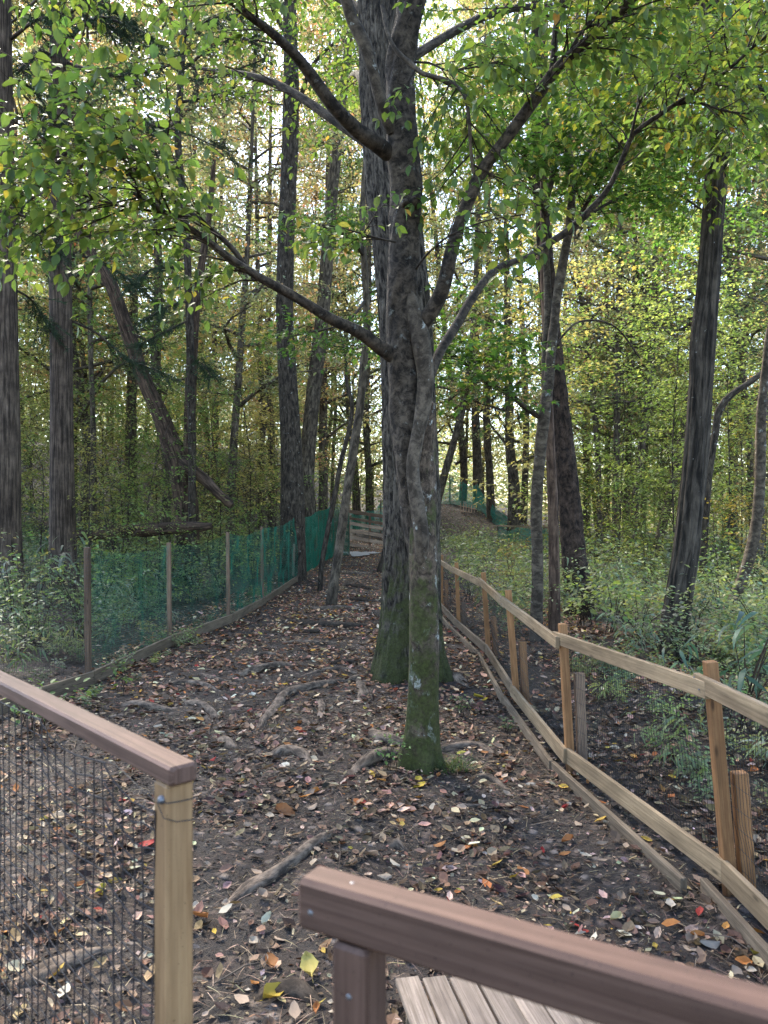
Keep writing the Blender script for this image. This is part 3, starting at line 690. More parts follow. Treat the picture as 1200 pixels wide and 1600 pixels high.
# ------------------------------------------------------------------ woody growth and foliage sprays
UP = np.array([0, 0, 1.])
def rot_about(v, ax, a):
    ax = unit(ax); return v * math.cos(a) + np.cross(ax, v) * math.sin(a) + ax * np.dot(ax, v) * (1 - math.cos(a))

DENSE = 1.6
class Spray:
    """twigs and leaves grown out of branches"""
    def __init__(s, seed): s.r = np.random.default_rng(seed); s.tw = Geo(); s.pos = []; s.dr = []; s.nr = []; s.L = []
    def twig(s, p0, d0, ln, r0, droop, seg=4):
        pts = [(*p0, r0)]; p = np.array(p0, float); d = unit(d0)
        for i in range(seg):
            d = unit(d + s.r.normal(0, .16, 3) + np.array([0, 0, -droop / seg])); p = p + d * ln / seg; pts.append((*p, max(.0008, r0 * (1 - (i + 1) / seg * .8))))
        return np.array(pts)
    def leafy(s, pts, gap, L, hang):
        q = smooth(pts, gap); sd = 1
        for i in range(1, len(q)):
            t = unit(q[i, :3] - q[i - 1, :3]); lat = unit(np.cross(t, UP) + 1e-6); sd = -sd
            d = unit(t * s.r.uniform(.3, .8) + lat * sd + np.array([0, 0, -hang * s.r.uniform(.3, 1.5)]))
            s.pos.append(q[i, :3]); s.dr.append(d); s.nr.append(unit(UP + s.r.normal(0, .35, 3) + lat * sd * .2)); s.L.append(L * s.r.uniform(.45, 1.15))
        s.pos.append(q[-1, :3]); s.dr.append(unit(q[-1, :3] - q[-2, :3] - UP * hang * .5)); s.nr.append(unit(UP + s.r.normal(0, .3, 3))); s.L.append(L)
    def grow(s, branch, n, ln=(.5, 1.1), start=.2, L=.070, gap=.044, hang=.4, droop=.3, r0=.006, flat=.25, side=None, sub=(5, 8)):
        b = smooth(branch, .05); m = len(b); n = int(n * DENSE)
        for k in range(n):
            i = min(m - 2, int(m * (start + (1 - start) * (k + s.r.random()) / n))); t = unit(b[i + 1, :3] - b[i, :3])
            a = s.r.normal(0, 1, 3); a[2] *= flat; out = unit(a - t * np.dot(a, t)); out[2] = out[2] * .4 + .05
            if side is not None: out = unit(out + np.array(side) * .6)
            d = unit(out + t * s.r.uniform(.4, 1.0)); l = s.r.uniform(*ln)
            tw = s.twig(b[i, :3], d, l, min(r0, b[i, 3] * .7), droop); tube(s.tw, tw, 5, .12)
            s.leafy(tw[1:], gap, L, hang)
            q = smooth(tw, .03); ns = int(s.r.integers(*sub)); sg = 1
            for j in range(ns):
                ii = int(len(q) * (.15 + .8 * (j + s.r.random() * .6) / ns)); ii = min(ii, len(q) - 2)
                tt = unit(q[ii + 1, :3] - q[ii, :3]); lat = unit(np.cross(tt, UP) + 1e-6); sg = -sg
                sd = unit(tt * .8 + lat * sg + UP * s.r.normal(0, .15)); st = s.twig(q[ii, :3], sd, l * s.r.uniform(.25, .5), .0022, droop, 3)
                tube(s.tw, st, 4, .12); s.leafy(st, gap, L, hang)
    def arrays(s): return np.array(s.pos), np.array(s.dr), np.array(s.nr), np.array(s.L)

def bark_knobs(seed, amp, fu=5, fv=4):
    def f(A, L, rr):
        x = np.cos(A * 6.2832) * fu / 3; y = np.sin(A * 6.2832) * fu / 3
        return ((vn(x + L * fv * .3, y + L * fv, seed) - .5) + (vn(x * 3 + 4, y * 3 + L * fv * 3, seed + 1) - .5) * .4) * amp
    return f

def bark_ridges(seed, amp, nr=22, along=1.3, flare=None):
    def f(A, L, rr):
        wob = (vn(L * along * 1.7, A * 0 + 3, seed) - .5) * 1.2
        a = A * nr + wob + (vn(L * along, A * 4, seed + 2) - .5) * 2.2
        ph = np.abs((a % 1) - .5) * 2
        cut = vn(np.floor(a) * 3.7, L * along * 3, seed + 3)
        o = (1 - ph ** 1.7) * amp * (.55 + .7 * cut) - amp * .4
        return o + ((flare(A, L, rr)) if flare else 0)
    return f

# ---- the front tree on the path
D0 = gh(655, 1196)[1]
fb = P(655, 1196, D0); FT = thing('forked_tree', 'mottled mossy forked tree standing on the path in front of the bigger trunk', 'tree', tuple(fb))
def FP(px, py, d=None, r=0): return (*(P(px, py, D0 if d is None else d) - fb), r)
def wpx(w_, d=None): return w_ / 2 / FPX * (D0 if d is None else d)
def flare_front(A, L, rr):
    return np.exp(-np.clip(L - .08, 0, 9) / .13) * .06 * (.5 + .5 * np.cos((A * 5 + .3) * 6.2832)) 
rel0 = bark_knobs(3, .016)
g = Geo(); tube(g, [FP(655, 1215, r=wpx(66)), FP(656, 1180, r=wpx(56)), FP(660, 1130, r=wpx(49)), FP(662, 1050, r=wpx(47)), FP(662, 950, r=wpx(46)), FP(661, 860, r=wpx(45)), FP(662, 770, D0 + .03, wpx(40)), FP(664, 700, D0 + .06, wpx(33)), FP(669, 650, D0 + .08, wpx(27)), FP(674, 630, D0 + .08, wpx(17))],
             56, .035, lambda A, L, rr: rel0(A, L, rr) + flare_front(A, L, rr), 1)
g.obj('trunk', M['bark_moss'], FT)
g = Geo(); tube(g, [FP(657, 905, D0 - .03, wpx(12)), FP(659, 850, D0 - .09, wpx(22)), FP(652, 790, D0 - .1, wpx(22)), FP(645, 735, D0 - .1, wpx(20)), FP(650, 695, D0 - .1, wpx(21)), FP(661, 640, D0 - .09, wpx(23)), FP(665, 590, D0 - .09, wpx(25)), FP(658, 535, D0 - .08, wpx(28)), FP(650, 500, D0 - .06, wpx(28)), FP(638, 460, D0 - .03, wpx(20))], 28, .03, bark_knobs(5, .010))
g.obj('grey_stem', M['bark_stem'], FT)
g = Geo(); tube(g, [FP(655, 880, D0 + .06, wpx(28)), FP(645, 780, D0 + .06, wpx(40)), FP(636, 680, D0 + .05, wpx(46)), FP(630, 560, D0 + .03, wpx(50)), FP(628, 450, D0 + .02, wpx(50)), FP(633, 350, D0 + .02, wpx(48)), FP(634, 290, D0 + .02, wpx(50)), FP(628, 220, D0, wpx(50)), FP(625, 120, D0 - .03, wpx(44)), FP(640, 20, D0 - .1, wpx(42)), FP(656, -60, D0 - .15, wpx(40)), FP(670, -260, D0 - .2, wpx(34)), FP(668, -520, D0 - .2, wpx(24)), FP(660, -800, D0 - .1, wpx(10))], 48, .035, bark_knobs(8, .024, 6, 5))
g.obj('dark_stem', M['bark_front'], FT)
for (px, py, w_, nm) in ((650, 310, 20, 'stub'), (632, 315, 13, 'knot')):
    g = Geo(); a_ = FP(px - 4, py + 12, D0 - .02, wpx(w_)); b__ = FP(px + 2, py, D0 - .095, wpx(w_ * .9)); c__ = FP(px + 3, py - 2, D0 - .105, wpx(w_ * .45))
    tube(g, [a_, b__, c__], 14, .01, bark_knobs(9, .008)); g.obj(nm, M['bark_stem' if nm == 'knot' else 'bark_front'], FT)

BR = {}
def branch(key, pts, mat='bark_front', seg=14, ret=True, amp=.006):
    g = Geo(); rows = [FP(px, py, D0 + dd, wpx(w_, D0 + dd)) for px, py, dd, w_ in pts]
    tube(g, rows, seg, .05, bark_knobs(len(BR) + 20, amp)); g.obj('branch', M[mat], FT); BR[key] = np.array(rows)
branch('left_low', [(612, 556, 0, 24), (597, 545, -.05, 23), (560, 518, -.2, 20), (520, 500, -.35, 18), (480, 475, -.5, 16), (440, 452, -.6, 15), (400, 430, -.7, 13), (355, 400, -.8, 12), (310, 365, -.85, 10), (270, 340, -.9, 9), (235, 318, -.95, 6), (205, 300, -1.0, 4)])
branch('left_low2', [(392, 428, -.7, 9), (360, 385, -.7, 8), (320, 350, -.7, 7), (280, 318, -.75, 7), (240, 285, -.8, 6), (190, 270, -.85, 5.5), (140, 260, -.9, 5), (90, 230, -1.0, 4), (40, 200, -1.1, 3), (-30, 170, -1.2, 2)], 'twig', 8, amp=.003)
branch('left_low3', [(300, 340, -.8, 5), (240, 330, -.9, 4.5), (180, 320, -1.0, 4), (110, 300, -1.1, 3), (30, 285, -1.2, 2)], 'twig', 8, amp=.002)
branch('left_up', [(607, 240, -.02, 26), (585, 222, -.1, 25), (560, 205, -.15, 23), (520, 165, -.3, 21), (488, 120, -.4, 19), (460, 85, -.5, 16), (420, 48, -.6, 13), (385, 22, -.7, 11), (345, -8, -.8, 9), (250, -60, -1.0, 6), (150, -110, -1.2, 3)])
branch('left_stem', [(612, 205, -.06, 20), (600, 175, -.12, 19), (585, 120, -.18, 18), (570, 70, -.22, 20), (552, 35, -.25, 19), (540, -5, -.3, 18), (515, -80, -.4, 15), (480, -200, -.6, 10), (440, -330, -.8, 4)], 'bark_stem')
branch('right_big', [(650, 515, -.04, 27), (672, 490, -.08, 25), (690, 455, -.12, 24), (702, 410, -.15, 22), (715, 360, -.2, 20), (735, 305, -.25, 21), (755, 265, -.3, 20), (785, 225, -.35, 19), (818, 180, -.4, 19), (850, 135, -.45, 20), (876, 100, -.5, 16), (920, 62, -.6, 14), (985, 2, -.75, 12), (1060, -70, -.9, 9), (1150, -160, -1.1, 4)])
branch('right_fork', [(862, 120, -.46, 12), (866, 85, -.45, 11), (868, 45, -.45, 10), (880, -5, -.45, 9), (900, -90, -.5, 6), (930, -180, -.6, 3)], 'bark_front')
branch('right_side', [(880, 100, -.5, 6), (905, 55, -.55, 5), (935, 15, -.6, 4.5), (965, -30, -.7, 3)], 'twig', 8, amp=.002)
branch('right_low', [(664, 610, -.05, 18), (675, 580, .05, 16), (690, 545, .15, 15), (712, 510, .3, 14), (735, 470, .45, 13), (760, 435, .6, 12), (785, 415, .7, 11), (820, 404, .8, 10), (850, 385, .9, 10), (885, 362, .9, 11), (920, 330, .85, 10), (950, 295, .8, 9), (972, 250, .7, 8), (990, 210, .6, 7), (1030, 180, .5, 7), (1075, 150, .4, 6), (1130, 115, .2, 5), (1200, 55, 0, 4), (1290, 0, -.2, 2)], 'bark_front')
branch('right_low2', [(985, 215, .6, 5), (1005, 150, .5, 4.5), (1060, 110, .4, 4), (1100, 70, .3, 3.5), (1160, 10, .2, 2.5), (1220, -40, .1, 2)], 'twig', 8, amp=.002)
branch('right_low3', [(1050, 165, .45, 4), (1090, 160, .4, 4), (1140, 175, .3, 3), (1230, 180, .1, 2)], 'twig', 8, amp=.002)
branch('mid_thin', [(597, 8, -.12, 6), (605, 50, -.2, 6), (620, 80, -.24, 7), (640, 98, -.26, 8), (660, 115, -.28, 7.5), (690, 123, -.3, 7), (715, 135, -.35, 7), (728, 155, -.38, 6), (733, 190, -.4, 6), (736, 240, -.35, 5), (740, 270, -.3, 6)], 'bark_stem', 8, amp=.003)
branch('mid_twig', [(648, 97, -.26, 4), (670, 98, -.3, 3.5), (700, 110, -.4, 3), (740, 105, -.5, 2.5), (780, 95, -.6, 2)], 'twig', 6, amp=.001)
branch('mid_left', [(618, 378, -.1, 4), (590, 372, -.35, 3.5), (555, 362, -.5, 3), (515, 352, -.6, 2)], 'twig', 6, amp=.001)
branch('mid_right', [(650, 420, -.1, 4), (665, 400, -.3, 3.5), (700, 370, -.5, 3), (760, 345, -.6, 2.5), (820, 335, -.7, 2)], 'twig', 6, amp=.001)

S = Spray(5)
S.grow(BR['left_low'], 8, (.4, .8), .55, hang=.42)
S.grow(BR['left_low2'], 15, (.45, .95), .15, hang=.42, sub=(6, 9))
S.grow(BR['left_low3'], 9, (.4, .9), .1, hang=.42, sub=(6, 9))
S.grow(BR['left_up'], 13, (.4, .9), .45, hang=.42)
S.grow(BR['left_stem'], 6, (.4, .8), .5)
S.grow(BR['right_big'], 16, (.4, .9), .50, hang=.5)
S.grow(BR['right_fork'], 9, (.4, .9), .1)
S.grow(BR['right_side'], 8, (.4, .8), .1)
S.grow(BR['right_low'], 14, (.45, .95), .62, hang=.42, sub=(6, 9))
S.grow(BR['right_low2'], 9, (.4, .9), .1, hang=.42)
S.grow(BR['right_low3'], 8, (.4, .9), .05, hang=.42)
S.grow(BR['mid_thin'], 9, (.3, .7), .4, hang=.4, flat=.15)
S.grow(BR['mid_twig'], 7, (.3, .7), .2, hang=.4, flat=.15)
S.grow(BR['mid_left'], 5, (.2, .4), .3, hang=.3, flat=.1, sub=(3, 5))
S.grow(BR['mid_right'], 6, (.25, .5), .3, hang=.3, flat=.1, sub=(3, 5))
S.tw.obj('twigs', M['twig'], FT, kind='stuff')
pos, drv, nrv, LL = S.arrays()
GREEN = [(.10, .155, .040), (.135, .185, .045), (.085, .14, .045), (.19, .205, .05), (.30, .235, .05), (.24, .14, .045)]
GW = [.40, .29, .25, .045, .012, .003]
colr = palette(len(pos), GREEN, GW, .14)
wpos = pos + fb; sx_ = 600 + wpos[:, 0] / wpos[:, 1] * FPX; sy_ = 800 - (wpos[:, 2] - EYE) / wpos[:, 1] * FPX
inv = (sx_ > 0) & (sx_ < 1200) & (sy_ > 0) & (sy_ < 1600); size = np.where(inv, LL / wpos[:, 1], 0)
big = np.zeros(len(pos), bool); big[np.argsort(-size)[:290]] = True
g = Geo(); leaves(g, pos[~big], drv[~big], nrv[~big], LL[~big], LL[~big] * .58, colr[~big], OVATE); g.obj('crown', M['leaf'], FT, kind='stuff')
def green_piece(cu, seed):
    v = []; uv = []; r = np.random.default_rng(seed); nu = 6
    for i in range(nu + 1):
        t = i / nu; hw = .5 * (math.sin(math.pi * t ** .85) ** .75 if 0 < t < 1 else 0)
        for s_ in (-1, -.5, 0, .5, 1): v.append((t, s_ * hw, cu * abs(s_) - .2 * t * t + r.normal(0, .008))); uv.append((t, s_))
    g = Geo(); g.add(v, q=[(i * 5 + j, i * 5 + 5 + j, i * 5 + 6 + j, i * 5 + 1 + j) for i in range(nu) for j in range(4)], uv=uv); g.add([(0, .012, 0), (0, -.012, 0), (-.14, 0, .02)], t=[(0, 1, 2)])
    return g.mesh('leaf', M['leaf'])
GP = [green_piece(c_, i) for i, c_ in enumerate((.06, .12, .02, .18))]
for k, i in enumerate(np.nonzero(big)[0]):
    o = link('leaf', GP[k % 4], FT); X_ = unit(drv[i]); Y_ = unit(np.cross(nrv[i], X_)); Z_ = np.cross(X_, Y_)
    l = LL[i]; mt = Matrix([[*(X_ * l)], [*(Y_ * l * .58)], [*(Z_ * l)]]).transposed().to_4x4(); mt.translation = Vector(pos[i]); o.matrix_local = mt; o.color = (*colr[i], 1)
for pxs, r in (([(545, 1210), (575, 1193), (610, 1183), (645, 1180)], .045), ([(578, 1134), (588, 1153), (615, 1163), (650, 1168)], .045), ([(665, 1175), (700, 1172), (745, 1168), (778, 1180)], .03)):
    root(pxs, r, '', FT, name='root')

# ---- the big furrowed tree behind it
db = gh(625, 1062)[1]; bb = P(638, 1058, db)
BT = thing('furrowed_tree', 'big furrowed grey trunk with mossy flared base behind the forked tree', 'tree', tuple(bb))
def BP(px, py, w_, dd=0): return (*(P(px, py, db + .25 + dd) - bb), w_ / 2 / FPX * (db + .25 + dd))
def flare_big(A, L, rr):
    e = np.exp(-np.clip(L - .22, 0, 9) / .36)
    return e * (.02 + .15 * (.5 + .5 * np.cos((A * 4 + .45) * 6.2832)) ** 2 + .05 * (.5 + .5 * np.cos((A * 9 + .1) * 6.2832)))
g = Geo(); tube(g, [BP(640, 1085, 96), BP(640, 1040, 92), BP(641, 1000, 90), BP(643, 920, 86), BP(643, 800, 85), BP(641, 700, 82), BP(637, 580, 80), BP(630, 460, 78), BP(614, 320, 76), BP(602, 180, 74), BP(597, 60, 72), BP(595, -60, 70), BP(590, -300, 62), BP(585, -600, 50), BP(580, -900, 34), BP(580, -1200, 12)],
               130, .045, bark_ridges(4, .030, 32, 1.6, flare_big))
g.obj('trunk', M['bark_furrow'], BT)
for pxs, r in (([(556, 1056), (566, 1078), (562, 1104)], .05), ([(585, 1052), (555, 1062), (525, 1070)], .04), ([(690, 1048), (715, 1062), (735, 1075)], .06)): root(pxs, r, '', BT, name='root', k=.15)
Sb = Spray(9); g = Geo()
for k in range(14):
    a = random.uniform(.1, 3.0); z0 = random.uniform(5.0, 9.5); l = random.uniform(2, 4)
    rows = [(-.3, .25, z0, .05), (-.3 + math.cos(a) * l * .5, .25 + math.sin(a) * l * .5, z0 + l * .4, .045), (-.3 + math.cos(a) * l, .25 + math.sin(a) * l, z0 + l * .65, .015)]
    tube(g, rows, 8, .2); Sb.grow(np.array(rows), 9, (.8, 1.5), .3, L=.09, gap=.08, sub=(5, 8))
g.obj('branches', M['bark_dark'], BT); Sb.tw.obj('twigs', M['twig'], BT, kind='stuff'); p_, d_, n__, l_ = Sb.arrays()
g = Geo(); leaves(g, p_, d_, n__, l_, l_ * .55, palette(len(p_), GREEN, GW, .15), OVATE); g.obj('crown', M['leaf'], BT, kind='stuff')

# ------------------------------------------------------------------ trunks one can name, traced at their own distance
def trunk_tree(name, label, pts, d, mat, seg=24, relief=None, step=.12, base_py=None, cat='tree', group=None, extend=8.0):
    """pts: (px, py, width px[, extra distance]) from the base up"""
    rows = []
    for r_ in pts:
        dd = d + (r_[3] if len(r_) > 3 else 0); rows.append((*P(r_[0], r_[1], dd), r_[2] / 2 / FPX * dd))
    rows = np.array(rows); z = gz(rows[0, 0], rows[0, 1])
    base = rows[0].copy(); base[2] = z - .15; base[3] *= 1.15
    if rows[0, 2] > z: rows = np.vstack([base, rows])
    if extend:
        t = unit(rows[-1, :3] - rows[-2, :3]); t = unit(t + UP * .6); e = rows[-1].copy(); e[:3] += t * extend * .5; e[3] *= .7; e2 = e.copy(); e2[:3] += unit(t + UP) * extend * .5; e2[3] *= .3
        rows = np.vstack([rows, e, e2])
    o0 = np.array([rows[0, 0], rows[0, 1], z]); T = thing(name, label, cat, tuple(o0), group); rows[:, :3] -= o0
    g = Geo(); tube(g, rows, seg, step, relief); g.obj('trunk', M[mat], T)
    return T, rows, o0

def limb(T, o0, pts, d, mat, nm='branch', seg=8, amp=.004):
    rows = np.array([(*(P(r_[0], r_[1], d + (r_[3] if len(r_) > 3 else 0)) - o0), r_[2] / 2 / FPX * (d + (r_[3] if len(r_) > 3 else 0))) for r_ in pts])
    g = Geo(); tube(g, rows, seg, .08, bark_knobs(31, amp)); g.obj(nm, M[mat], T); return rows

def dress(T, Sp, tm, cols, wts, ratio=.6, mat='leaf', jit=.15):
    Sp.tw.obj('twigs', M['twig'], T, kind='stuff'); p_, d_, n__, l_ = Sp.arrays(); g = Geo()
    leaves(g, p_, d_, n__, l_, l_ * ratio, palette(len(p_), cols, wts, jit), tm); g.obj('crown', M[mat], T, kind='stuff')

MAPG = [(.065, .135, .032), (.085, .16, .038), (.11, .185, .045), (.18, .22, .055), (.30, .25, .07)]; MAPW = [.4, .3, .2, .07, .03]
YEL = [(.17, .165, .03), (.24, .20, .035), (.30, .22, .04), (.12, .15, .03), (.30, .15, .04), (.085, .125, .03)]; YELW = [.28, .22, .12, .2, .05, .13]

# smooth forked tree right of the path with its maple sprays
dm = gh(836, 1003)[1]
MT, mr, mo = trunk_tree('maple_tree', 'slim smooth grey forked maple beyond the right fence', [(837, 1000, 21), (840, 900, 18), (838, 800, 18), (843, 720, 18), (849, 655, 19), (857, 600, 17), (862, 540, 15), (870, 470, 14), (880, 410, 14), (888, 365, 13), (893, 300, 12), (888, 220, 11), (895, 120, 9), (905, 0, 7)], dm, 'bark_stem', relief=bark_knobs(12, .012))
mb = [limb(MT, mo, [(846, 652, 11), (825, 640, 9, -.1), (795, 615, 8, -.3), (765, 600, 7, -.5), (735, 575, 5.5, -.7), (710, 555, 4, -.9), (680, 545, 3, -1.1)], dm, 'bark_dark'),
      limb(MT, mo, [(853, 620, 13), (852, 560, 12, .1), (856, 480, 12, .1), (853, 400, 11, .1), (850, 330, 10, .1), (862, 280, 10), (868, 240, 8, -.1), (850, 170, 6, -.2), (845, 80, 5, -.3)], dm, 'bark_stem'),
      limb(MT, mo, [(886, 370, 8), (910, 330, 7, -.3), (935, 285, 6, -.6), (960, 240, 5, -.9), (990, 190, 3, -1.2)], dm, 'bark_dark'),
      limb(MT, mo, [(893, 310, 7), (910, 255, 6, .3), (940, 200, 5, .5), (965, 120, 3.5, .7)], dm, 'bark_dark'),
      limb(MT, mo, [(852, 335, 7), (830, 290, 6, -.2), (820, 240, 5, -.4), (800, 180, 3, -.6)], dm, 'bark_dark'),
      limb(MT, mo, [(888, 365, 6), (930, 330, 5, .5), (990, 300, 4.5, .8), (1050, 300, 4, 1.0), (1100, 330, 3, 1.2)], dm, 'bark_dark'),
      limb(MT, mo, [(862, 545, 4), (905, 503, 3.5, .4), (960, 510, 3, .8), (1000, 560, 2.5, 1)], dm, 'bark_dark', seg=6, amp=.001)]
Sm = Spray(21)
Sm.grow(mb[0], 22, (.5, 1.2), .25, L=.075, gap=.042, hang=.15, droop=.15, flat=.12, sub=(6, 9))
for k, nn in ((2, 22), (3, 20), (4, 16), (5, 26), (1, 14)): Sm.grow(mb[k], nn, (.6, 1.4), .25 if k != 1 else .5, L=.078, gap=.045, hang=.2, droop=.2, flat=.2, sub=(6, 9))
Sm.grow(mr, 20, (.7, 1.5), .7, L=.078, gap=.045, hang=.2, droop=.2, flat=.25, sub=(6, 9))
dress(MT, Sm, MAPLE, MAPG, MAPW, 1.0)

dr_ = gh(866, 1005)[1] + .5
RT, _, _ = trunk_tree('bare_trunk', 'straight reddish brown slim trunk between the grey maple and the dark pine', [(866, 1000, 19), (866, 900, 17), (864, 800, 16), (860, 700, 14), (856, 600, 13), (853, 500, 12), (850, 400, 11), (850, 200, 10), (852, 0, 8)], dr_, 'bark_red', relief=bark_ridges(7, .006, 9, 1))
dp = 11.8
PT, prow, po = trunk_tree('pine_tree', 'dark thick pine with furrowed bark behind the slim reddish trunk', [(906, 965, 48), (902, 920, 41), (895, 850, 36), (887, 760, 32), (879, 680, 29), (870, 600, 27), (860, 500, 24), (852, 400, 22), (846, 300, 20), (842, 200, 19), (840, 100, 18), (840, 0, 17)], dp, 'bark_pine', 48, bark_ridges(9, .03, 15, 2.2), .07, extend=12)
dz = gh(1052, 1024)[1]
LN, lrow, lo = trunk_tree('leaning_tree', 'tall dark streaked trunk with pale lichen spots leaning right beyond the right fence', [(1048, 1022, 46), (1053, 980, 41), (1063, 920, 38), (1073, 850, 35), (1080, 780, 34), (1088, 700, 34), (1095, 600, 33), (1098, 540, 36), (1106, 450, 32), (1114, 350, 30), (1119, 280, 31), (1125, 215, 27), (1122, 140, 24), (1117, 60, 26), (1112, -20, 24), (1105, -200, 20)], dz, 'bark_lean', 56, bark_ridges(14, .022, 13, .55), .06, extend=6)
lb = [limb(LN, lo, [(1122, 150, 12), (1150, 90, 9, -.4), (1190, 30, 7, -.8), (1240, -40, 5, -1)], dz, 'bark_dark'), limb(LN, lo, [(1118, 60, 12), (1090, 0, 9, .3), (1040, -60, 6, .5)], dz, 'bark_dark'), limb(LN, lo, [(1120, 100, 10), (1160, 120, 7, -.8), (1220, 160, 4, -1.4)], dz, 'bark_dark'), limb(LN, lo, [(1116, 80, 10), (1080, 110, 7, -.8), (1030, 120, 4, -1.4)], dz, 'bark_dark')]
Sl = Spray(33)
for b__ in lb: Sl.grow(b__, 20, (.7, 1.5), .15, L=.085, gap=.06, hang=.5, sub=(6, 9))
dress(LN, Sl, OVATE, [(.12, .17, .028), (.16, .19, .03), (.09, .14, .025), (.25, .22, .04), (.32, .2, .05)], [.35, .3, .2, .1, .05], .6)
dc = 10.2
CV, crow, co = trunk_tree('curved_tree', 'slender mottled tree curving out right of the leaning dark trunk', [(1098, 1022, 18), (1120, 985, 18), (1145, 940, 17), (1165, 890, 17), (1178, 840, 17), (1186, 780, 16), (1188, 720, 16), (1190, 640, 14), (1200, 540, 12), (1215, 420, 10)], dc, 'bark_stem', relief=bark_knobs(15, .012))
d2 = 13.0
C2, c2r, c2o = trunk_tree('bent_sapling', 'thin dark sapling bending sharply right beside the leaning dark trunk', [(1098, 900, 12), (1103, 800, 11), (1108, 740, 11), (1117, 680, 11), (1124, 640, 12), (1145, 615, 10), (1175, 595, 9), (1205, 570, 8), (1260, 520, 6)], d2, 'bark_dark', 14, bark_knobs(16, .006), extend=2)

# cedars on the left
CED = [(.022, .045, .020), (.03, .058, .026), (.045, .07, .03)]; CEDW = [.5, .35, .15]
def needle_tufts(g, rows, n, spread, ln, seed, start=.3):
    r = np.random.default_rng(seed); b = smooth(rows, .04); m_ = len(b); P_, D_, N_ = [], [], []
    for k in range(n):
        i = min(m_ - 2, int(m_ * (start + (1 - start) * r.random()))); t = unit(b[i + 1, :3] - b[i, :3])
        lat = unit(np.cross(t, UP)) * r.choice([-1, 1]); d = unit(t * .7 + lat * r.uniform(.2, 1) + UP * r.normal(-.25, .3)); l = spread * r.uniform(.3, 1)
        for s_ in np.arange(.04, l, .035):
            c_ = b[i, :3] + d * s_ + UP * (-.35 * s_ * s_)
            for j in range(5):
                dd = unit(d * .9 + r.normal(0, .55, 3)); P_.append(c_); D_.append(dd); N_.append(unit(r.normal(0, 1, 3)))
    n_ = len(P_); leaves(g, np.array(P_), np.array(D_), np.array(N_), r.uniform(.6, 1.2, n_) * ln, r.uniform(.007, .012, n_), palette(n_, CED, CEDW, .2, r), BLADE)

def cedar(name, label, pts, d, boughs, seed):
    T, rows, o0 = trunk_tree(name, label, pts, d, 'bark_cedar', 60, bark_ridges(seed, .010, 26, .35), .10, extend=10)
    g = Geo()
    for k, bpts in enumerate(boughs):
        b = limb(T, o0, bpts, d, 'bark_dark', 'bough', 8); needle_tufts(g, b, 38, .55, .08, seed + k, .35)
    for k in range(26):                                               # boughs above the frame and around
        a = random.uniform(0, 6.28); z0 = random.uniform(7.5, 16); l = random.uniform(1.5, 3.0); x0, y0 = rows[-3, 0], rows[-3, 1]
        rr = np.array([(x0, y0, z0, .03), (x0 + math.cos(a) * l * .6, y0 + math.sin(a) * l * .6, z0 - .1, .018), (x0 + math.cos(a) * l, y0 + math.sin(a) * l, z0 - .5, .006)])
        tube(g, rr, 5, .3, col=(.1, .08, .06)); needle_tufts(g, rr, 17, .6, .11, seed + 50 + k, .2)
    g.obj('foliage', M['needle'], T, kind='stuff')
    return T
cedar('cedar_tree', 'straight cedar trunk with fibrous grey bark second from the left edge', [(99, 900, 46), (98, 850, 40), (97, 750, 36), (96, 600, 33), (94, 400, 33), (92, 200, 30), (92, 100, 27), (91, 0, 24)], 12.5,
      [[(108, 100, 8), (140, 110, 7, -.5), (185, 118, 6, -1.0), (235, 110, 4, -1.6), (290, 95, 2, -2)], [(105, 60, 7), (150, 30, 5, -.6), (200, 40, 4, -1), (260, 70, 2, -1.4)], [(84, 90, 7), (60, 80, 5, -.5), (30, 110, 4, -1)],
       [(108, 500, 4), (150, 520, 3.5, .3), (200, 560, 3, .6), (260, 585, 2, 1)], [(108, 395, 5), (160, 410, 4, .6), (205, 440, 3, 1), (240, 470, 2, 1.2)], [(85, 300, 5), (50, 310, 4, .5), (20, 350, 3, 1)], [(106, 180, 6), (160, 200, 4, 1), (220, 230, 3, 1.5), (280, 250, 2, 2)], [(106, 20, 6), (150, 0, 4, -1), (190, 20, 3, -1.4)]], 61)
cedar('cedar_tree', 'cedar trunk cut by the left edge of the view', [(6, 900, 60), (6, 830, 50), (7, 700, 46), (6, 550, 42), (4, 400, 39), (2, 200, 36), (1, 0, 30)], 11.2,
      [[(20, 330, 5), (55, 350, 4, .4), (85, 395, 3, .8)], [(18, 60, 6), (60, 30, 4, -.5), (100, 30, 3, -1)], [(18, 450, 4), (50, 470, 3, .6), (80, 520, 2, 1)], [(16, 120, 6), (50, 140, 4, .5), (90, 190, 2, 1)]], 71)
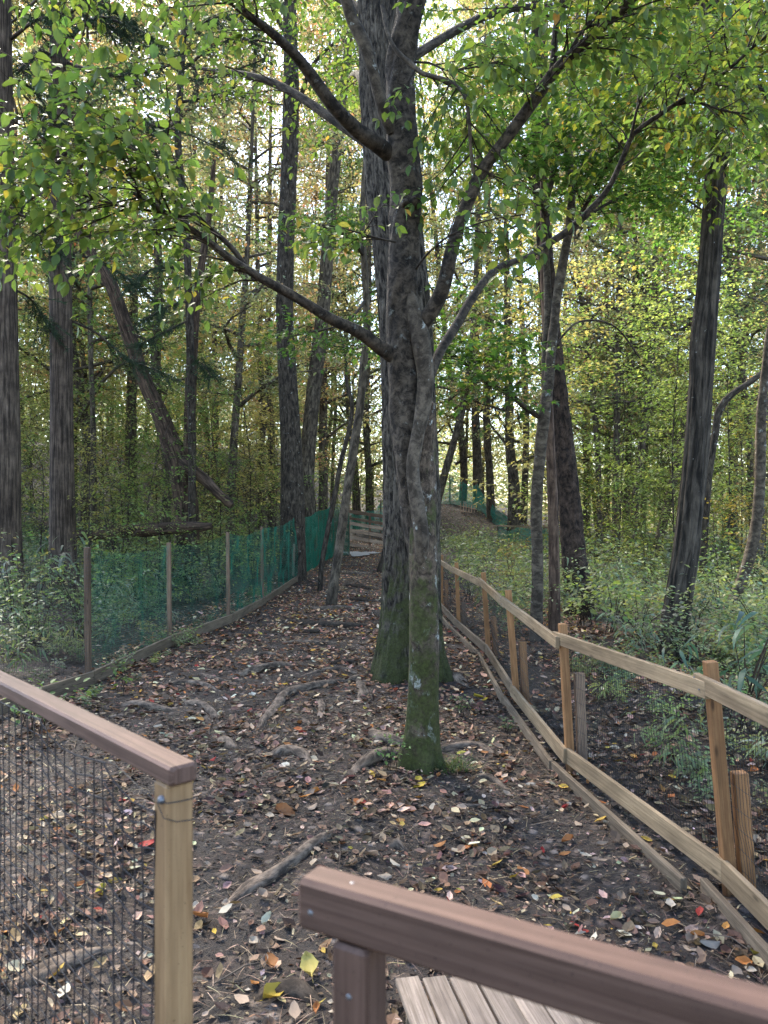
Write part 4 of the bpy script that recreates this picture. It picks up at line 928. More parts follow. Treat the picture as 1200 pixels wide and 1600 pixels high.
# conifer bough that hangs in from behind the tall trunk
dk = 14.5
CB, cbr, cbo = trunk_tree('slim_cedar', 'slim dark cedar with drooping boughs between the fibrous cedar and the lichened trunk', [(300, 800, 12), (300, 700, 12), (296, 500, 12), (290, 350, 11), (278, 220, 11), (283, 120, 10), (290, 0, 8)], dk + 1, 'bark_dark', 16, None, extend=6)
g = Geo()
for k, bp_ in enumerate([[(283, 125, 5), (310, 125, 4, -.3), (345, 118, 3.5, -.5), (380, 105, 3, -.7), (420, 90, 2, -.8)], [(285, 110, 5), (330, 75, 4, -.4), (375, 60, 3, -.6), (415, 75, 2, -.8)], [(282, 160, 5), (330, 150, 3, -.4), (370, 135, 2, -.6)], [(278, 210, 4), (250, 200, 3, -.4), (225, 190, 2, -.6)], [(285, 60, 4), (330, 30, 3, -.5), (380, 20, 2, -.8)],
                         [(295, 470, 4), (260, 480, 3, -.5), (225, 500, 2, -1)], [(298, 560, 3), (318, 570, 2, -.4), (330, 590, 1.5, -.6)], [(292, 420, 4), (240, 420, 3, -.5), (200, 450, 2, -1)], [(295, 500, 3), (255, 520, 3, -.5), (215, 540, 2, -1)]]):
    b = limb(CB, cbo, bp_, dk + 1, 'bark_dark', 'bough', 6, .001); needle_tufts(g, b, 42, .5, .085, 400 + k, .15)
g.obj('foliage', M['needle'], CB, kind='stuff')

# other near trunks on the left
NT, nr_, no_ = trunk_tree('lichened_tree', 'straight dark trunk with lichen standing just behind the green net', [(457, 850, 40), (457, 780, 37), (455, 700, 33), (450, 600, 29), (445, 500, 27), (446, 400, 26), (450, 300, 25), (454, 200, 25), (455, 120, 23), (452, 0, 20)], 17.5, 'bark_dark', 36, bark_ridges(17, .014, 14, 1.5), .1, extend=6)
nb_ = [limb(NT, no_, [(455, 190, 10), (470, 150, 8, -.4), (490, 100, 6, -.8), (530, 60, 4, -1)], 17.5, 'bark_dark'), limb(NT, no_, [(452, 60, 10), (430, 20, 8, .4), (400, -40, 6)], 17.5, 'bark_dark'), limb(NT, no_, [(453, 20, 10), (480, -40, 8), (520, -120, 6)], 17.5, 'bark_dark')]
Sn = Spray(41)
for b__ in nb_: Sn.grow(b__, 16, (.9, 1.8), .2, L=.09, gap=.075, hang=.3, sub=(6, 9))
Sn.grow(nr_, 16, (.9, 2.0), .75, L=.09, gap=.075, hang=.3, sub=(6, 9))
dress(NT, Sn, OVATE, MAPG, [.2, .3, .3, .15, .05], .6)
GT2, g2r, g2o = trunk_tree('grey_tree', 'grey trunk leaning right behind the lichened trunk', [(480, 800, 25), (479, 740, 24), (486, 650, 23), (496, 560, 22), (505, 480, 21), (511, 400, 20), (517, 320, 18), (530, 200, 15), (545, 60, 12)], 23, 'bark_far', 24, bark_ridges(18, .014, 12, 1), .15, extend=5)
ST, sr_, so_ = trunk_tree('split_tree', 'thick brown split trunk leaning far left above the fallen log', [(292, 815, 36), (287, 760, 36), (276, 715, 34), (262, 680, 28), (247, 640, 24), (228, 600, 22), (212, 555, 21), (196, 510, 20), (180, 460, 19), (165, 430, 17), (146, 400, 14), (120, 360, 11)], 16, 'bark_brown', 36, bark_ridges(19, .025, 12, 1), .1, extend=3)
limb(ST, so_, [(286, 770, 22), (296, 700, 20), (297, 640, 18), (299, 570, 17), (304, 500, 15), (312, 430, 12), (325, 350, 9), (335, 250, 6)], 16, 'bark_brown', 'upright_stem', 20, .02)
limb(ST, so_, [(283, 720, 20, -.1), (300, 735, 20, -.3), (322, 752, 17, -.4), (345, 775, 14, -.5), (362, 790, 11, -.5)], 16, 'bark_brown', 'broken_limb', 18, .03)
FL = [(118, 835, 26), (170, 826, 27), (230, 822, 26), (290, 818, 22), (330, 816, 14)]
q = np.array([(*P(a, b - 4, 14.5), w_ / 2 / FPX * 14.5) for a, b, w_ in [(u + 0, v_ + 10, k_ * .8) for u, v_, k_ in FL]]); o0 = q[0, :3].copy(); q[:, :3] -= o0
g = Geo(); tube(g, q, 24, .08, bark_knobs(51, .03)); o = g.obj('fallen_log', M['bark_brown'], label='long fallen log lying in the undergrowth behind the left net fence', category='log'); o.location = o0

SP, spr, spo = trunk_tree('path_tree', 'slim grey trunk leaning right at the left side of the path', [(518, 942, 19), (523, 905, 15), (531, 850, 14), (542, 770, 14), (553, 700, 14), (562, 640, 13), (568, 570, 12), (573, 500, 11), (570, 420, 10), (566, 340, 9), (572, 240, 8), (580, 120, 6)], gh(519, 945)[1], 'bark_far', 20, bark_knobs(52, .014), extend=4)
spb = [limb(SP, spo, [(570, 470, 6), (555, 490, 4, -.6), (525, 510, 3, -1.2), (480, 520, 2, -1.8), (440, 530, 1.5, -2.2)], gh(519, 945)[1], 'twig'), limb(SP, spo, [(571, 540, 5), (580, 530, 4, .5), (560, 545, 3, 1.2), (520, 540, 2, 1.6)], gh(519, 945)[1], 'twig'), limb(SP, spo, [(568, 400, 6), (545, 370, 4, -.5), (500, 350, 3, -1)], gh(519, 945)[1], 'twig')]
Ss = Spray(43)
for b__ in spb: Ss.grow(b__, 14, (.5, 1.1), .2, L=.075, gap=.055, hang=.2, droop=.15, flat=.12, sub=(5, 8))
Ss.grow(spr, 14, (.7, 1.6), .75, L=.08, gap=.06, hang=.2, flat=.2)
dress(SP, Ss, MAPLE, MAPG, [.3, .3, .25, .1, .05], 1.0)
trunk_tree('crooked_sapling', 'thin black crooked sapling left of the slim grey path trunk', [(500, 922, 9), (503, 880, 8), (512, 830, 8), (524, 770, 8), (533, 720, 7.5), (546, 670, 7), (550, 632, 6.5), (542, 600, 5.5), (540, 560, 4), (532, 520, 3)], gh(500, 925)[1], 'bark_dark', 12, bark_knobs(53, .006), extend=.5)
ds = gh(592, 893)[1]
trunk_tree('hidden_trunk', 'dark flared trunk peeping out left of the big furrowed tree by the far gate', [(606, 892, 36), (610, 868, 28), (614, 830, 24), (618, 760, 22), (622, 650, 20), (628, 500, 18)], ds, 'bark_dark', 24, bark_ridges(22, .02, 10, 1), extend=6)

# ------------------------------------------------------------------ background trees
def crown_variant(seed, H=18, z0=4, nb=26, nl=5200, rad=2.6, size=.135):
    """limb skeleton and leaf cloud of a slender forest tree, unit height H"""
    r = np.random.default_rng(seed); gb = Geo(); P_ = []; 
    for k in range(nb):
        z = z0 + (H - z0) * (k + r.random()) / nb; a = k * 2.4 + r.normal(0, .4); fr = (z - z0) / (H - z0)
        l = rad * (1.05 - .55 * fr) * r.uniform(.55, 1.15); up = r.uniform(.1, .75)
        rows = [(0, 0, z, .055 * (1.15 - fr)), (math.cos(a - .25) * l * .5, math.sin(a - .25) * l * .5, z + l * up * .5, .034 * (1.1 - fr * .6)), (math.cos(a + .2) * l, math.sin(a + .2) * l, z + l * up * .8, .004)]
        b = tube(gb, rows, 5, .5)
        for j in range(5):
            i = r.integers(1, len(b)) if len(b) > 1 else 0; d = unit(np.array([math.cos(a + r.normal(0, .9)), math.sin(a + r.normal(0, .9)), r.normal(.1, .3)])); e = b[i, :3] + d * r.uniform(.5, 1.2)
            strand(gb, [b[i, :3], (b[i, :3] + e) / 2 + r.normal(0, .08, 3), e], .009)
            for t in np.linspace(.25, 1.05, 6): P_.append((*(b[i, :3] * (1 - t) + e * t), a))
    P_ = np.array(P_); k = r.integers(0, len(P_), nl); pos = P_[k, :3] + r.normal(0, 1, (nl, 3)) * np.array([.26, .26, .10])
    an = r.uniform(0, 6.28, nl); d = np.stack([np.cos(an), np.sin(an), r.normal(-.3, .35, nl)], 1); nr = np.stack([r.normal(0, .5, nl), r.normal(0, .5, nl), np.ones(nl)], 1)
    L = r.uniform(.6, 1.2, nl) * size; g = Geo(); cl = vn(pos[:, 0] * 1.2 + pos[:, 2], pos[:, 1] * 1.2 + pos[:, 2] * .5, seed)
    j = 1 + r.normal(0, .22, (nl, 1)); col = np.clip(np.ones((nl, 3)) * j * (.8 + .45 * cl[:, None]) * (1 + r.normal(0, .08, (nl, 3))), .2, 2.2)
    od = r.random(nl) < .06; col[od] *= np.array([1.6, .9, .9])
    leaves(g, pos, d, nr, L, L * .62, col, QUAD)
    return gb.mesh('branches', M['bark_far']), g.mesh('crown', M['farleaf'])
CV_ = [crown_variant(200 + i, 18, (1.6, 2.6, 4.0, 2.0, 5, 3)[i], (34, 32, 28, 36, 26, 32)[i], (9500, 8500, 8000, 9500, 7000, 8500)[i], (2.6, 2.3, 2.4, 3.0, 2.2, 2.7)[i]) for i in range(6)]
TR_ = []
for i in range(5):
    r = np.random.default_rng(300 + i); rows = [(0, 0, -.3, .16)] + [(r.normal(0, .10) * (1 + k * .45), r.normal(0, .10) * (1 + k * .45), k * 2.2, .14 * (1 - k / 9.2) ** .8 + .01) for k in range(0, 9)]
    g = Geo(); tube(g, rows, 10, .6, bark_knobs(60 + i, .02)); TR_.append(g.mesh('trunk', M['bark_far']))
TONES = {'yellow': (.37, .345, .16), 'yellow green': (.27, .31, .14), 'green': (.14, .21, .085), 'orange': (.42, .30, .16), 'pale green': (.23, .30, .16)}
BG = []
def bg_tree(x, y, tone, rad=1.0, h=1.0, var=None, pts=None, tr_tone=None, crown=True, rnd=random):
    z = gz(x, y); var = rnd.randrange(6) if var is None else var; h = min(1.75, max(h, (3.6 + .667 * y - z) / 18 * rnd.uniform(.9, 1.08)))
    T = thing('forest_tree', '', 'tree', (x, y, z), None, 0 if pts is not None else rnd.uniform(0, 6.28))
    if pts is None: t = link('trunk', TR_[rnd.randrange(5)], T); t.scale = (rad, rad, h); tilt = (rnd.gauss(0, .06), rnd.gauss(0, .06)); t.rotation_euler = (*tilt, 0); off = (0, 0)
    else:
        g = Geo(); tube(g, pts, 12, .4, bark_knobs(70, .02)); t = g.obj('trunk', M['bark_far'], T)
        tot = pts[-1][:3] - pts[0][:3]; tilt = (-math.atan2(tot[1], tot[2]), math.atan2(tot[0], tot[2]))
    t.color = (1, 1, 1, 1)
    b = link('branches', CV_[var][0], T, kind='stuff'); b.scale = (1, 1, h); b.rotation_euler = (*tilt, 0)
    c = link('crown', CV_[var][1], T, kind='stuff'); c.scale = (1, 1, h); c.rotation_euler = (*tilt, 0); j = rnd.uniform(.85, 1.15); k = TONES[tone]; c.color = (k[0] * j, k[1] * j, k[2], 1)
    BG.append((T, tone, rad if pts is None else pts[0][3] / .14)); return T
def bg_px(pts, d, tone, var=None, h=1.0):
    """pts (px,py,w) base upward; the trunk runs on above the frame"""
    b = P(pts[0][0], pts[0][1], d); z = gz(b[0], b[1]); h = max(1, (3.6 + .667 * d) / 18); rows = [np.array((*(P(p_[0], p_[1], d) - np.array([b[0], b[1], z])), p_[2] / 2 / FPX * d)) for p_ in pts]
    rows = [np.array((rows[0][0], 0, -.2, rows[0][3] * 1.1))] + [q_ for q_ in rows if q_[2] > .1]
    top = rows[-1].copy(); k = max(0, 17 * h - top[2]); t = unit(unit(rows[-1][:3] - rows[-2][:3]) + UP * .8); top[:3] += t * k; top[3] = .02; midr = (rows[-1] + top) / 2; midr[3] = rows[-1][3] * .6
    rows += [midr, top]; return bg_tree(b[0], b[1], tone, 1, h, var, np.array(rows))

for pts, d, tone, var in [
    ([(937, 850, 10), (937, 790, 9), (930, 650, 8.5), (918, 550, 8), (902, 400, 7)], 25, 'yellow', 2), ([(962, 860, 12), (962, 790, 11), (965, 600, 10), (968, 400, 9), (966, 200, 8)], 23, 'yellow green', 4),
    ([(978, 860, 12), (979, 790, 10), (986, 600, 9), (993, 400, 8)], 26, 'yellow', 0), ([(986, 865, 13), (993, 790, 12), (1000, 720, 12), (1015, 600, 11), (1024, 420, 9)], 22, 'yellow green', 2),
    ([(1020, 880, 15), (1043, 790, 13), (1060, 710, 12), (1070, 650, 11), (1090, 550, 9)], 20, 'yellow green', 4), ([(1178, 870, 12), (1175, 790, 11), (1168, 650, 10), (1155, 560, 9), (1140, 430, 8)], 22, 'green', 2),
    ([(1183, 880, 18), (1186, 800, 16), (1186, 700, 15), (1196, 640, 13), (1220, 540, 11)], 17, 'green', 4), ([(803, 830, 22), (803, 760, 18), (797, 700, 15), (795, 600, 13), (792, 450, 10)], 31, 'yellow', 3),
    ([(768, 815, 14), (765, 740, 12), (760, 650, 11), (762, 500, 9)], 36, 'yellow', 1), ([(680, 800, 14), (695, 740, 12), (720, 650, 11), (735, 560, 10), (742, 460, 8)], 30, 'yellow green', 2),
    ([(748, 800, 16), (745, 700, 14), (742, 600, 12), (745, 450, 10)], 41, 'pale green', 1), ([(408, 720, 10), (412, 650, 9), (406, 560, 8), (403, 450, 7)], 27, 'yellow', 2), ([(424, 700, 11), (422, 640, 10), (418, 560, 9), (420, 450, 8)], 30, 'orange', 0),
    ([(505, 720, 14), (505, 650, 13), (506, 560, 12), (510, 420, 10)], 32, 'yellow', 1), ([(360, 790, 14), (365, 700, 13), (372, 600, 11), (380, 480, 10), (387, 380, 8)], 20, 'yellow green', 2), ([(205, 680, 17), (206, 600, 15), (208, 520, 14), (210, 400, 11)], 25, 'green', 4),
    ([(113, 700, 13), (113, 600, 12), (114, 500, 12), (116, 380, 10)], 26, 'yellow', 1), ([(146, 720, 9), (145, 640, 8), (142, 560, 8), (140, 430, 7)], 19, 'green', 4), ([(578, 830, 12), (576, 740, 11), (572, 650, 10), (575, 520, 9)], 38, 'yellow green', 0),
    ([(560, 830, 10), (556, 740, 9), (548, 650, 8), (540, 520, 7)], 42, 'yellow', 3), ([(720, 815, 13), (725, 740, 12), (718, 660, 11), (700, 560, 9)], 44, 'yellow', 0), ([(1148, 870, 11), (1146, 780, 10), (1143, 650, 9), (1150, 480, 8)], 27, 'yellow', 0),
    ([(1100, 870, 11), (1102, 780, 10), (1100, 680, 9), (1095, 500, 8)], 26, 'yellow', 3), ([(1003, 870, 10), (1006, 780, 9), (1010, 650, 8), (1012, 480, 7)], 30, 'yellow', 1), ([(945, 850, 9), (948, 760, 9), (950, 640, 8), (948, 480, 7)], 33, 'orange', 3),
    ([(915, 850, 12), (917, 760, 11), (914, 640, 10), (920, 480, 8)], 35, 'yellow', 1), ([(817, 830, 12), (820, 760, 11), (822, 640, 10), (815, 480, 8)], 40, 'pale green', 0), ([(335, 720, 10), (338, 640, 9), (335, 540, 8), (342, 420, 7)], 31, 'yellow', 0)]:
    bg_px(pts, d, tone, var)
for x, y, tn in [(-2.6, 39, 'yellow green'), (-.9, 43, 'green'), (.8, 45, 'yellow'), (-3.8, 46, 'pale green'), (2.3, 48, 'green'), (4.6, 46, 'yellow green'), (-2, 52, 'yellow'), (.4, 55, 'green'), (6.5, 50, 'pale green'), (3.2, 57, 'yellow green'), (-1.5, 38, 'green')]:
    bg_tree(x, y, tn, .7, 1.2)
rb = random.Random(17); k = 0; tries = 0
spots = [(T.location.x, T.location.y) for T, _, _ in BG]
while k < 72 and tries < 6000:
    tries += 1; y = rb.uniform(19, 62) if k % 4 else rb.uniform(30, 85); x = rb.uniform(-.57, .57) * (y + 3)
    if -3.6 < x < 2.2 and y < 36: continue
    if x < 0 and y < 21: continue
    if .05 < x / y < .215 and y < 39.5: continue
    if min(math.dist((x, y), s_) for s_ in spots) < 1.7: continue
    tone = rb.choices(['yellow', 'yellow green', 'green', 'orange', 'pale green'], [.38, .32, .06, .07, .17])[0]
    bg_tree(x, y, tone, rb.choice([.45, .5, .6, .7, .8, 1.05]), rb.uniform(.75, 1.2), None, rnd=rb); spots.append((x, y)); k += 1

# the woods beyond, where single trees no longer read
r = np.random.default_rng(91); nl = 220000
y = r.uniform(44, 120, nl); x = r.uniform(-.75, .75, nl) * y; hh = np.where(r.random(nl) < .55, r.random(nl) * .30, r.random(nl) ** 1.2) * (20 + 9 * vn(x * .25, y * .25, 6)) ; z = ground_z(x, y) + .2 + hh
keep = vn(x * .35 + 3, y * .35 + hh * .3, 7) > .33; x, y, z = x[keep], y[keep], z[keep]; nl = len(x)
an = r.uniform(0, 6.28, nl); L = r.uniform(.26, .50, nl) * (y / 70); g = Geo()
leaves(g, np.stack([x, y, z], 1), np.stack([np.cos(an), np.sin(an), r.normal(-.3, .35, nl)], 1), np.stack([r.normal(0, .5, nl), r.normal(0, .5, nl), np.ones(nl)], 1), L, L * .62, palette(nl, [TONES[k] for k in ('yellow', 'yellow green', 'green', 'pale green', 'orange')], [.3, .34, .14, .18, .04], .2, r), QUAD)
g.obj('far_woods', M['farleaf'], kind='stuff', label='hazy mass of yellow green leaves filling the woods far behind', category='woods')

# ------------------------------------------------------------------ shrubs, saplings and ground cover
def shrub_variant(seed, h, nst, nl, L, tm, ratio, lance=False):
    r = np.random.default_rng(seed); gs = Geo(); P_ = []; D_ = []; N_ = []; LL_ = []
    for k in range(nst):
        a = r.uniform(0, 6.28); l = h * r.uniform(.6, 1.15); lean = r.uniform(.15, .8)
        rows = np.array([(r.normal(0, .05), r.normal(0, .05), -.03, .005), (math.cos(a) * lean * l * .4, math.sin(a) * lean * l * .4, l * .55, .004), (math.cos(a) * lean * l, math.sin(a) * lean * l, l * (1 - .25 * lean), .002)])
        b = tube(gs, rows, 4, .2)
        for j in range(nl // nst):
            t = r.uniform(.25, 1) ** .8; i = min(len(b) - 1, int(t * len(b))); aa = r.uniform(0, 6.28); off = np.array([math.cos(aa), math.sin(aa), r.normal(.1, .3)])
            P_.append(b[i, :3] + off * r.uniform(0, .22 * h + .05)); D_.append(unit(off + np.array([0, 0, -.25 - .3 * lance]))); N_.append(unit(UP + r.normal(0, .4, 3))); LL_.append(L * r.uniform(.6, 1.2))
    n_ = len(P_); LL_ = np.array(LL_); col = np.clip(np.ones((n_, 3)) * (1 + r.normal(0, .2, (n_, 1))) * (1 + r.normal(0, .06, (n_, 3))), .3, 1.9)
    return gs, (np.array(P_), np.array(D_), np.array(N_), LL_, LL_ * ratio, col, tm)
VAR = [shrub_variant(1, .7, 7, 150, .055, OVATE, .55), shrub_variant(2, .5, 8, 140, .05, QUAD, .6), shrub_variant(3, .8, 8, 80, .17, LANCE, .16, True), shrub_variant(4, .35, 6, 80, .06, OVATE, .6), shrub_variant(5, 1.0, 7, 170, .06, OVATE, .5), shrub_variant(6, .6, 9, 70, .15, LANCE, .18, True), shrub_variant(7, .3, 8, 60, .05, MAPLE, 1.0)]
SG = [(.15, .20, .105), (.19, .235, .12), (.12, .165, .10), (.24, .27, .10), (.32, .31, .12), (.23, .26, .19)]; SGW = [.3, .25, .2, .12, .05, .08]
def scatter_cover(seed, spots):
    """one mass of low growth nobody could count"""
    r = np.random.default_rng(seed); g = Geo(); gs = Geo()
    for (x, y, s) in spots:
        lf = VAR[int(r.choice([0, 1, 2, 3, 4, 5, 6], p=[.22, .22, .08, .16, .16, .1, .06]))][1]; a = r.uniform(0, 6.28); ca, sa = math.cos(a), math.sin(a); Rm = np.array([[ca, -sa, 0], [sa, ca, 0], [0, 0, 1]])
        m_ = len(lf[0]); keep = np.ones(m_, bool)
        if y > 14: keep = r.random(m_) < .48
        base = palette(1, SG, SGW, .15, r)[0]; sc_ = s * r.uniform(.7, 1.3); kk = 1.0 if y < 14 else 1.5
        leaves(g, (lf[0][keep] * sc_) @ Rm.T + np.array([x, y, gz(x, y)]), lf[1][keep] @ Rm.T, lf[2][keep] @ Rm.T, lf[3][keep] * sc_ ** .5 * kk, lf[4][keep] * sc_ ** .5 * kk, lf[5][keep] * base, lf[6] if y < 7.5 or (y < 12 and lf[6] is LANCE) else QUAD)
    return g
r = np.random.default_rng(77); spots = []
for _ in range(900):                                                   # right side, beyond the bare strip
    y = r.uniform(7.5, 34) ; x = r.uniform(1.45, .62 * y + 2.5)
    if y < 9.5 and x < 2.4: continue
    if 33 < y and x < 7: continue
    spots.append((x, y, r.uniform(.6, 1.25) * (1 if x < 6 else 1.15)))
for _ in range(190): spots.append((r.uniform(1.75, 5.5), r.uniform(3.0, 8.5), r.uniform(.18, .5)))
for _ in range(70): spots.append((r.uniform(3.2, 7), r.uniform(5.0, 9), r.uniform(.5, 1.0)))
scatter_cover(1, spots).obj('right_undergrowth', M['herb'], kind='stuff', label='dense low green undergrowth beyond the right fence', category='undergrowth')
spots = []
for _ in range(760):
    y = r.uniform(6.2, 27); x = -r.uniform(2.95, .62 * y + 2.5)
    spots.append((x, y, r.uniform(.5, 1.15) if x < -3.6 else r.uniform(.35, .7)))
for _ in range(40): spots.append((-2.45 + r.normal(0, .12) - .02, r.uniform(6, 16), r.uniform(.15, .3)))
for _ in range(420):
    y = r.uniform(19, 42); spots.append((-r.uniform(3.8, .64 * y), y, r.uniform(.7, 1.6)))
scatter_cover(2, spots).obj('left_undergrowth', M['herb'], kind='stuff', label='dense low green undergrowth behind the left net fence', category='undergrowth')

def herb(name, label, cat, px, py, var, tone, s, group=None, d=None):
    q = gh(px, py) if d is None else P(px, py, d); T = thing(name, label, cat, (q[0], q[1], gz(q[0], q[1]) + .0), group, random.uniform(0, 6.28)); gs, lf = VAR[var]
    key = ('h', var)
    if key not in CACHE:
        g = Geo(); leaves(g, *lf[:5], lf[5], lf[6]); CACHE[key] = (gs.mesh('stems', M['twig']), g.mesh('leaves', M['herb']))
    st = link('stems', CACHE[key][0], T); lv = link('foliage', CACHE[key][1], T); st.scale = lv.scale = (s, s, s); lv.color = (*tone, 1); return T
CACHE = {}
herb('bamboo_grass', 'blue green broad bladed bamboo grass right of the near fence post', 'plant', 1165, 1110, 2, (.075, .13, .10), 1.25, d=5.2)
herb('bamboo_grass', 'dark bamboo grass at the foot of the leaning dark trunk', 'plant', 1085, 1010, 5, (.06, .11, .07), 1.1, d=8.6)
herb('bamboo_grass', 'dry looking bamboo grass around the pine base', 'plant', 915, 960, 2, (.12, .15, .10), 1.2, d=11)
herb('bamboo_grass', 'tall bamboo grass between the two cedar trunks', 'plant', 45, 930, 2, (.12, .15, .10), 1.5, d=9.5)
herb('leafy_herb', 'small green herb left of the front tree base', 'plant', 607, 1205, 3, (.10, .17, .05), .55)
herb('leafy_herb', 'small herb cluster right of the front tree towards the fence', 'plant', 718, 1122, 6, (.09, .15, .06), .5)
herb('leafy_herb', 'low herb against the middle of the right base board', 'plant', 790, 1150, 6, (.08, .14, .06), .4)
herb('leafy_herb', 'green herb by the left fence base board', 'plant', 195, 1085, 3, (.11, .17, .05), .7)
herb('leafy_herb', 'bright green herb low behind the left cap rail', 'plant', 45, 1150, 3, (.10, .17, .05), 1.0)
SHR = []
for px, d, vv, sc_, tn in [(160, 11, 4, 1.2, 1), (215, 12.2, 0, 1.5, 0), (255, 12.8, 4, 1.1, 1), (305, 13.2, 4, 1.3, 0), (345, 14, 0, 1.6, 1), (395, 15.5, 4, 1.3, 1), (120, 9.3, 0, 1.3, 0), (60, 8.6, 4, 1.0, 1), (20, 9.2, 0, 1.4, 0), (185, 13.2, 4, 1.6, 0), (420, 18.5, 4, 1.5, 1), (275, 15.5, 4, 1.8, 1), (370, 17.5, 4, 1.7, 0), (140, 13.6, 4, 1.5, 1),
                           (705, 15, 4, 1.0, 1), (735, 13.5, 0, 1.2, 1), (770, 17, 4, 1.2, 0), (790, 12, 0, 1.1, 1), (812, 14.5, 4, 1.1, 0), (945, 12.5, 4, 1.1, 1), (985, 10.5, 0, 1.3, 0), (1010, 13.5, 4, 1.4, 1), (1125, 9.2, 0, 1.2, 1), (1160, 11.5, 4, 1.3, 0), (1190, 8.2, 0, 1.3, 1), (930, 15.5, 4, 1.5, 0), (1030, 17, 4, 1.7, 1), (1100, 14, 4, 1.5, 0), (745, 20, 4, 1.3, 1), (960, 9.3, 3, 1.6, 1), (1000, 8.6, 3, 1.5, 0), (905, 10.2, 3, 1.7, 1)]:
    c_ = ((.17, .25, .085), (.24, .28, .10))[tn]; T = herb('shrub', '', 'shrub', px, 0, vv, c_, sc_, d=d); SHR.append((T, ('green', 'yellow-green')[tn] + (' small-leaved' if vv == 0 else ' tall' if vv == 4 else ' low')))
g = Geo(); q = gh(705, 1205); n_ = 170; rr = np.random.default_rng(5); a = rr.uniform(0, 6.28, n_); pos = np.stack([rr.normal(0, .07, n_), rr.normal(0, .05, n_), np.zeros(n_)], 1)
leaves(g, pos, np.stack([np.cos(a) * .8, np.sin(a) * .8, rr.uniform(.4, 1.1, n_)], 1), np.array([0, 0, 1.]) + rr.normal(0, .2, (n_, 3)), rr.uniform(.08, .2, n_), rr.uniform(.003, .006, n_), palette(n_, [(.06, .10, .03), (.09, .13, .04), (.2, .18, .08)], [5, 4, 1], .2, rr), LANCE)
o = g.obj('grass_tuft', M['herb'], label='dark green grass tuft at the right foot of the front tree', category='grass tuft'); o.location = (q[0], q[1], q[2])

# saplings with layered sprays of leaves, copied along both slopes
def sapling_variant(seed, h, nb=16, lf=.075):
    r = np.random.default_rng(seed); g = Geo(); tr = np.array([(0, 0, -.1, .018), (r.normal(0, .08), r.normal(0, .08), h * .4, .014), (r.normal(0, .2), r.normal(0, .2), h * .75, .009), (r.normal(0, .3), r.normal(0, .3), h, .003)])
    tube(g, tr, 6, .3); Sx = Spray(seed); Sx.grow(tr, nb, (.5, 1.1 + .1 * h), .2, L=lf, gap=.06, hang=.15, droop=.1, flat=.1, sub=(4, 7)); p_, d_, n__, l_ = Sx.arrays(); gl_ = Geo()
    leaves(gl_, p_, d_, n__, l_, l_ * .58, np.clip(np.ones((len(p_), 3)) * (1 + r.normal(0, .2, (len(p_), 1))), .4, 1.8), QUAD)
    return g.mesh('stem', M['bark_dark']), Sx.tw.mesh('twigs', M['twig']), gl_.mesh('crown', M['leaf'])
SV = [sapling_variant(500 + i, (2.2, 3.0, 3.8, 2.6)[i]) for i in range(4)]
SV += [sapling_variant(510 + i, (5.5, 6.5, 7.5)[i], (34, 40, 46)[i], .09) for i in range(3)]
SAP = []
def sapling(x, y, tone, s, var):
    T = thing('sapling', '', 'sapling', (x, y, gz(x, y)), None, random.uniform(0, 6.28))
    for nm, me in zip(('stem', 'twigs', 'crown'), SV[var]):
        o = link(nm, me, T); o.scale = (s, s, s)
        if nm == 'crown': o.color = (*tone, 1)
        if nm == 'twigs': o['kind'] = 'stuff'
    SAP.append((T, 'bright green' if tone[1] > tone[0] * 1.25 else 'yellowish'))
rs_ = random.Random(23)
for px, d, s in [(170, 14, 1.0), (230, 15, .9), (120, 16, 1.1), (60, 14, .9), (265, 18, 1.0), (330, 18, .9), (395, 20, 1.0), (420, 22, 1.1), (200, 19, 1.2), (340, 23, 1.1), (140, 12.5, .7), (490, 27, 1.1), (440, 24, 1.2), (245, 13, .6), (30, 17, 1.2)]:
    sapling((px - 600) / FPX * d, d, rs_.choice([(.17, .25, .07), (.20, .26, .08), (.26, .28, .09), (.30, .27, .09)]), s, rs_.randrange(4))
for k in range(34):
    y = rs_.uniform(20, 40); sapling(-rs_.uniform(4.2, .58 * y), y, rs_.choice([(.20, .27, .09), (.26, .28, .10), (.34, .31, .12), (.38, .28, .12)]), rs_.uniform(.9, 1.6), rs_.randrange(4))
for k in range(26):
    y = rs_.uniform(18, 40); x = rs_.uniform(3, .58 * y)
    if y > 33 and x < 6.5: continue
    if x / y < .215: continue
    sapling(x, y, rs_.choice([(.16, .21, .05), (.24, .24, .06), (.32, .27, .08)]), rs_.uniform(.9, 1.6), rs_.randrange(4))
for px, d, s in [(800, 12.5, .4), (930, 16, .6), (970, 18, .9), (1010, 15, .7), (1120, 13, .8), (1160, 15, 1.0), (1040, 19, 1.1), (900, 22, 1.0), (1090, 22, 1.2), (860, 25, 1.0), (1195, 12, .8), (990, 26, 1.2), (1140, 24, 1.1), (555, 36, 1.2), (585, 37, 1.3), (610, 36, 1.1)]:
    sapling((px - 600) / FPX * d, d, rs_.choice([(.12, .175, .04), (.15, .185, .04), (.22, .2, .05), (.27, .2, .05)]), s, rs_.randrange(4))

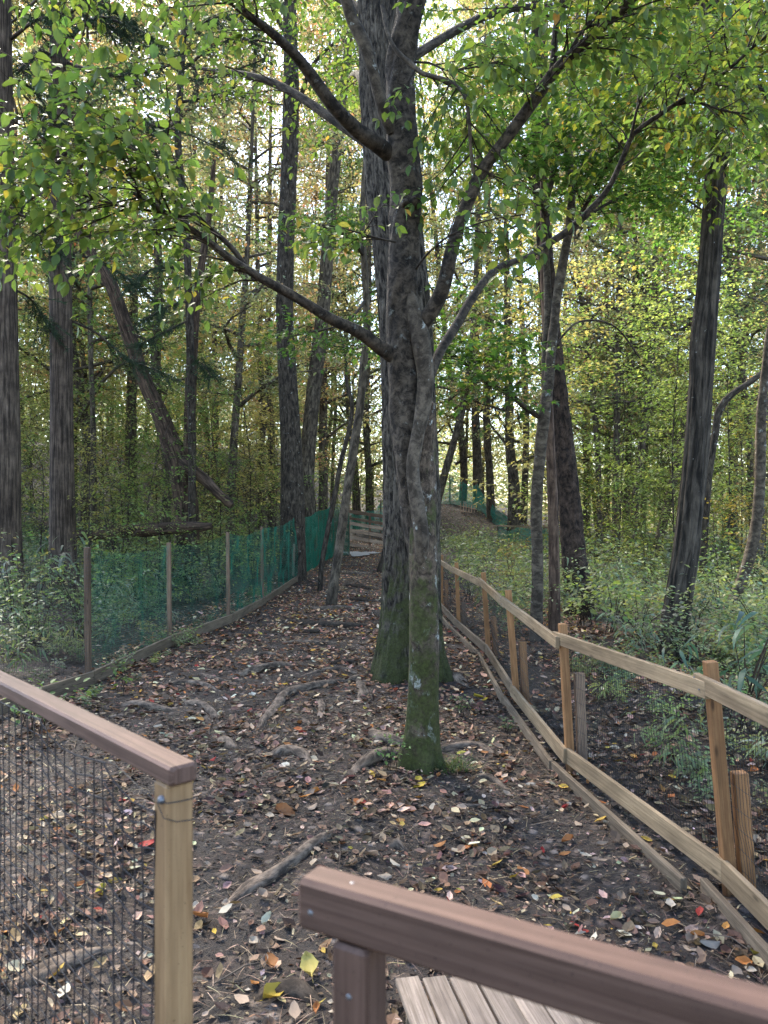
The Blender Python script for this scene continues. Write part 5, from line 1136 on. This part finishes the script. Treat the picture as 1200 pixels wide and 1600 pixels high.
for k in range(115):
    y = rs_.uniform(14, 44); x = rs_.uniform(-.62, .62) * y
    if -3.4 < x < 2.4 and y < 35: continue
    if .05 < x / y < .215 and y < 39.5: continue
    if 33 < y and 0 < x < 6.5: continue
    sapling(x, y, rs_.choice([(.20, .27, .09), (.26, .30, .11), (.34, .33, .14), (.38, .33, .14), (.15, .22, .07)]), rs_.uniform(.8, 1.3), 4 + rs_.randrange(3))

for k in range(46):
    y = rs_.uniform(42, 66); x = rs_.uniform(-.45, .5) * y
    sapling(x, y, rs_.choice([(.24, .28, .11), (.34, .33, .14), (.38, .34, .15), (.20, .26, .10)]), rs_.uniform(1.3, 1.9), 4 + rs_.randrange(3))

# ------------------------------------------------------------------ labels of the background trees and saplings
MARKS = [(-9000, 'left edge'), (6, 'edge cedar'), (98, 'fibrous cedar'), (287, 'split trunk'), (457, 'lichened trunk'), (525, 'slim path trunk'), (645, 'big furrowed trunk'), (840, 'grey maple'), (893, 'dark pine'), (1075, 'leaning trunk'), (9000, 'right edge')]
ORD = ['first', 'second', 'third', 'fourth', 'fifth', 'sixth', 'seventh', 'eighth', 'ninth', 'tenth', 'eleventh', 'twelfth', 'thirteenth', 'fourteenth', 'fifteenth', 'sixteenth', 'seventeenth', 'eighteenth', 'nineteenth', 'twentieth'] + ['twenty ' + k for k in ('first', 'second', 'third', 'fourth', 'fifth', 'sixth', 'seventh', 'eighth', 'ninth')] + ['thirtieth'] + ['thirty ' + k for k in ('first', 'second', 'third', 'fourth', 'fifth', 'sixth', 'seventh', 'eighth', 'ninth')] + ['fortieth']
def name_all(items, word, where, group):
    rows = sorted(((600 + T.location.x / T.location.y * FPX, T, k) for T, k in items), key=lambda e: e[0])
    for i, (x0, nm) in enumerate(MARKS[:-1]):
        inside = [e for e in rows if x0 <= e[0] < MARKS[i + 1][0]]
        for j, (_, T, k) in enumerate(inside):
            T['label'] = f'{k} {word} {where}, {ORD[j]} from the {nm} towards the {MARKS[i + 1][1]}'; T['group'] = group
name_all([(T, ('thick ' if w_ > 1.05 else 'slim ') + t.replace(' ', '-') + '-leaved') for T, t, w_ in BG], 'tree', 'behind', 'slender forest trees in autumn leaf behind the fences')
name_all(SHR, 'shrub', 'beyond the fence', 'broadleaf shrubs crowding the fences')
name_all(SAP, 'sapling', 'low down', 'leafy saplings among the undergrowth')
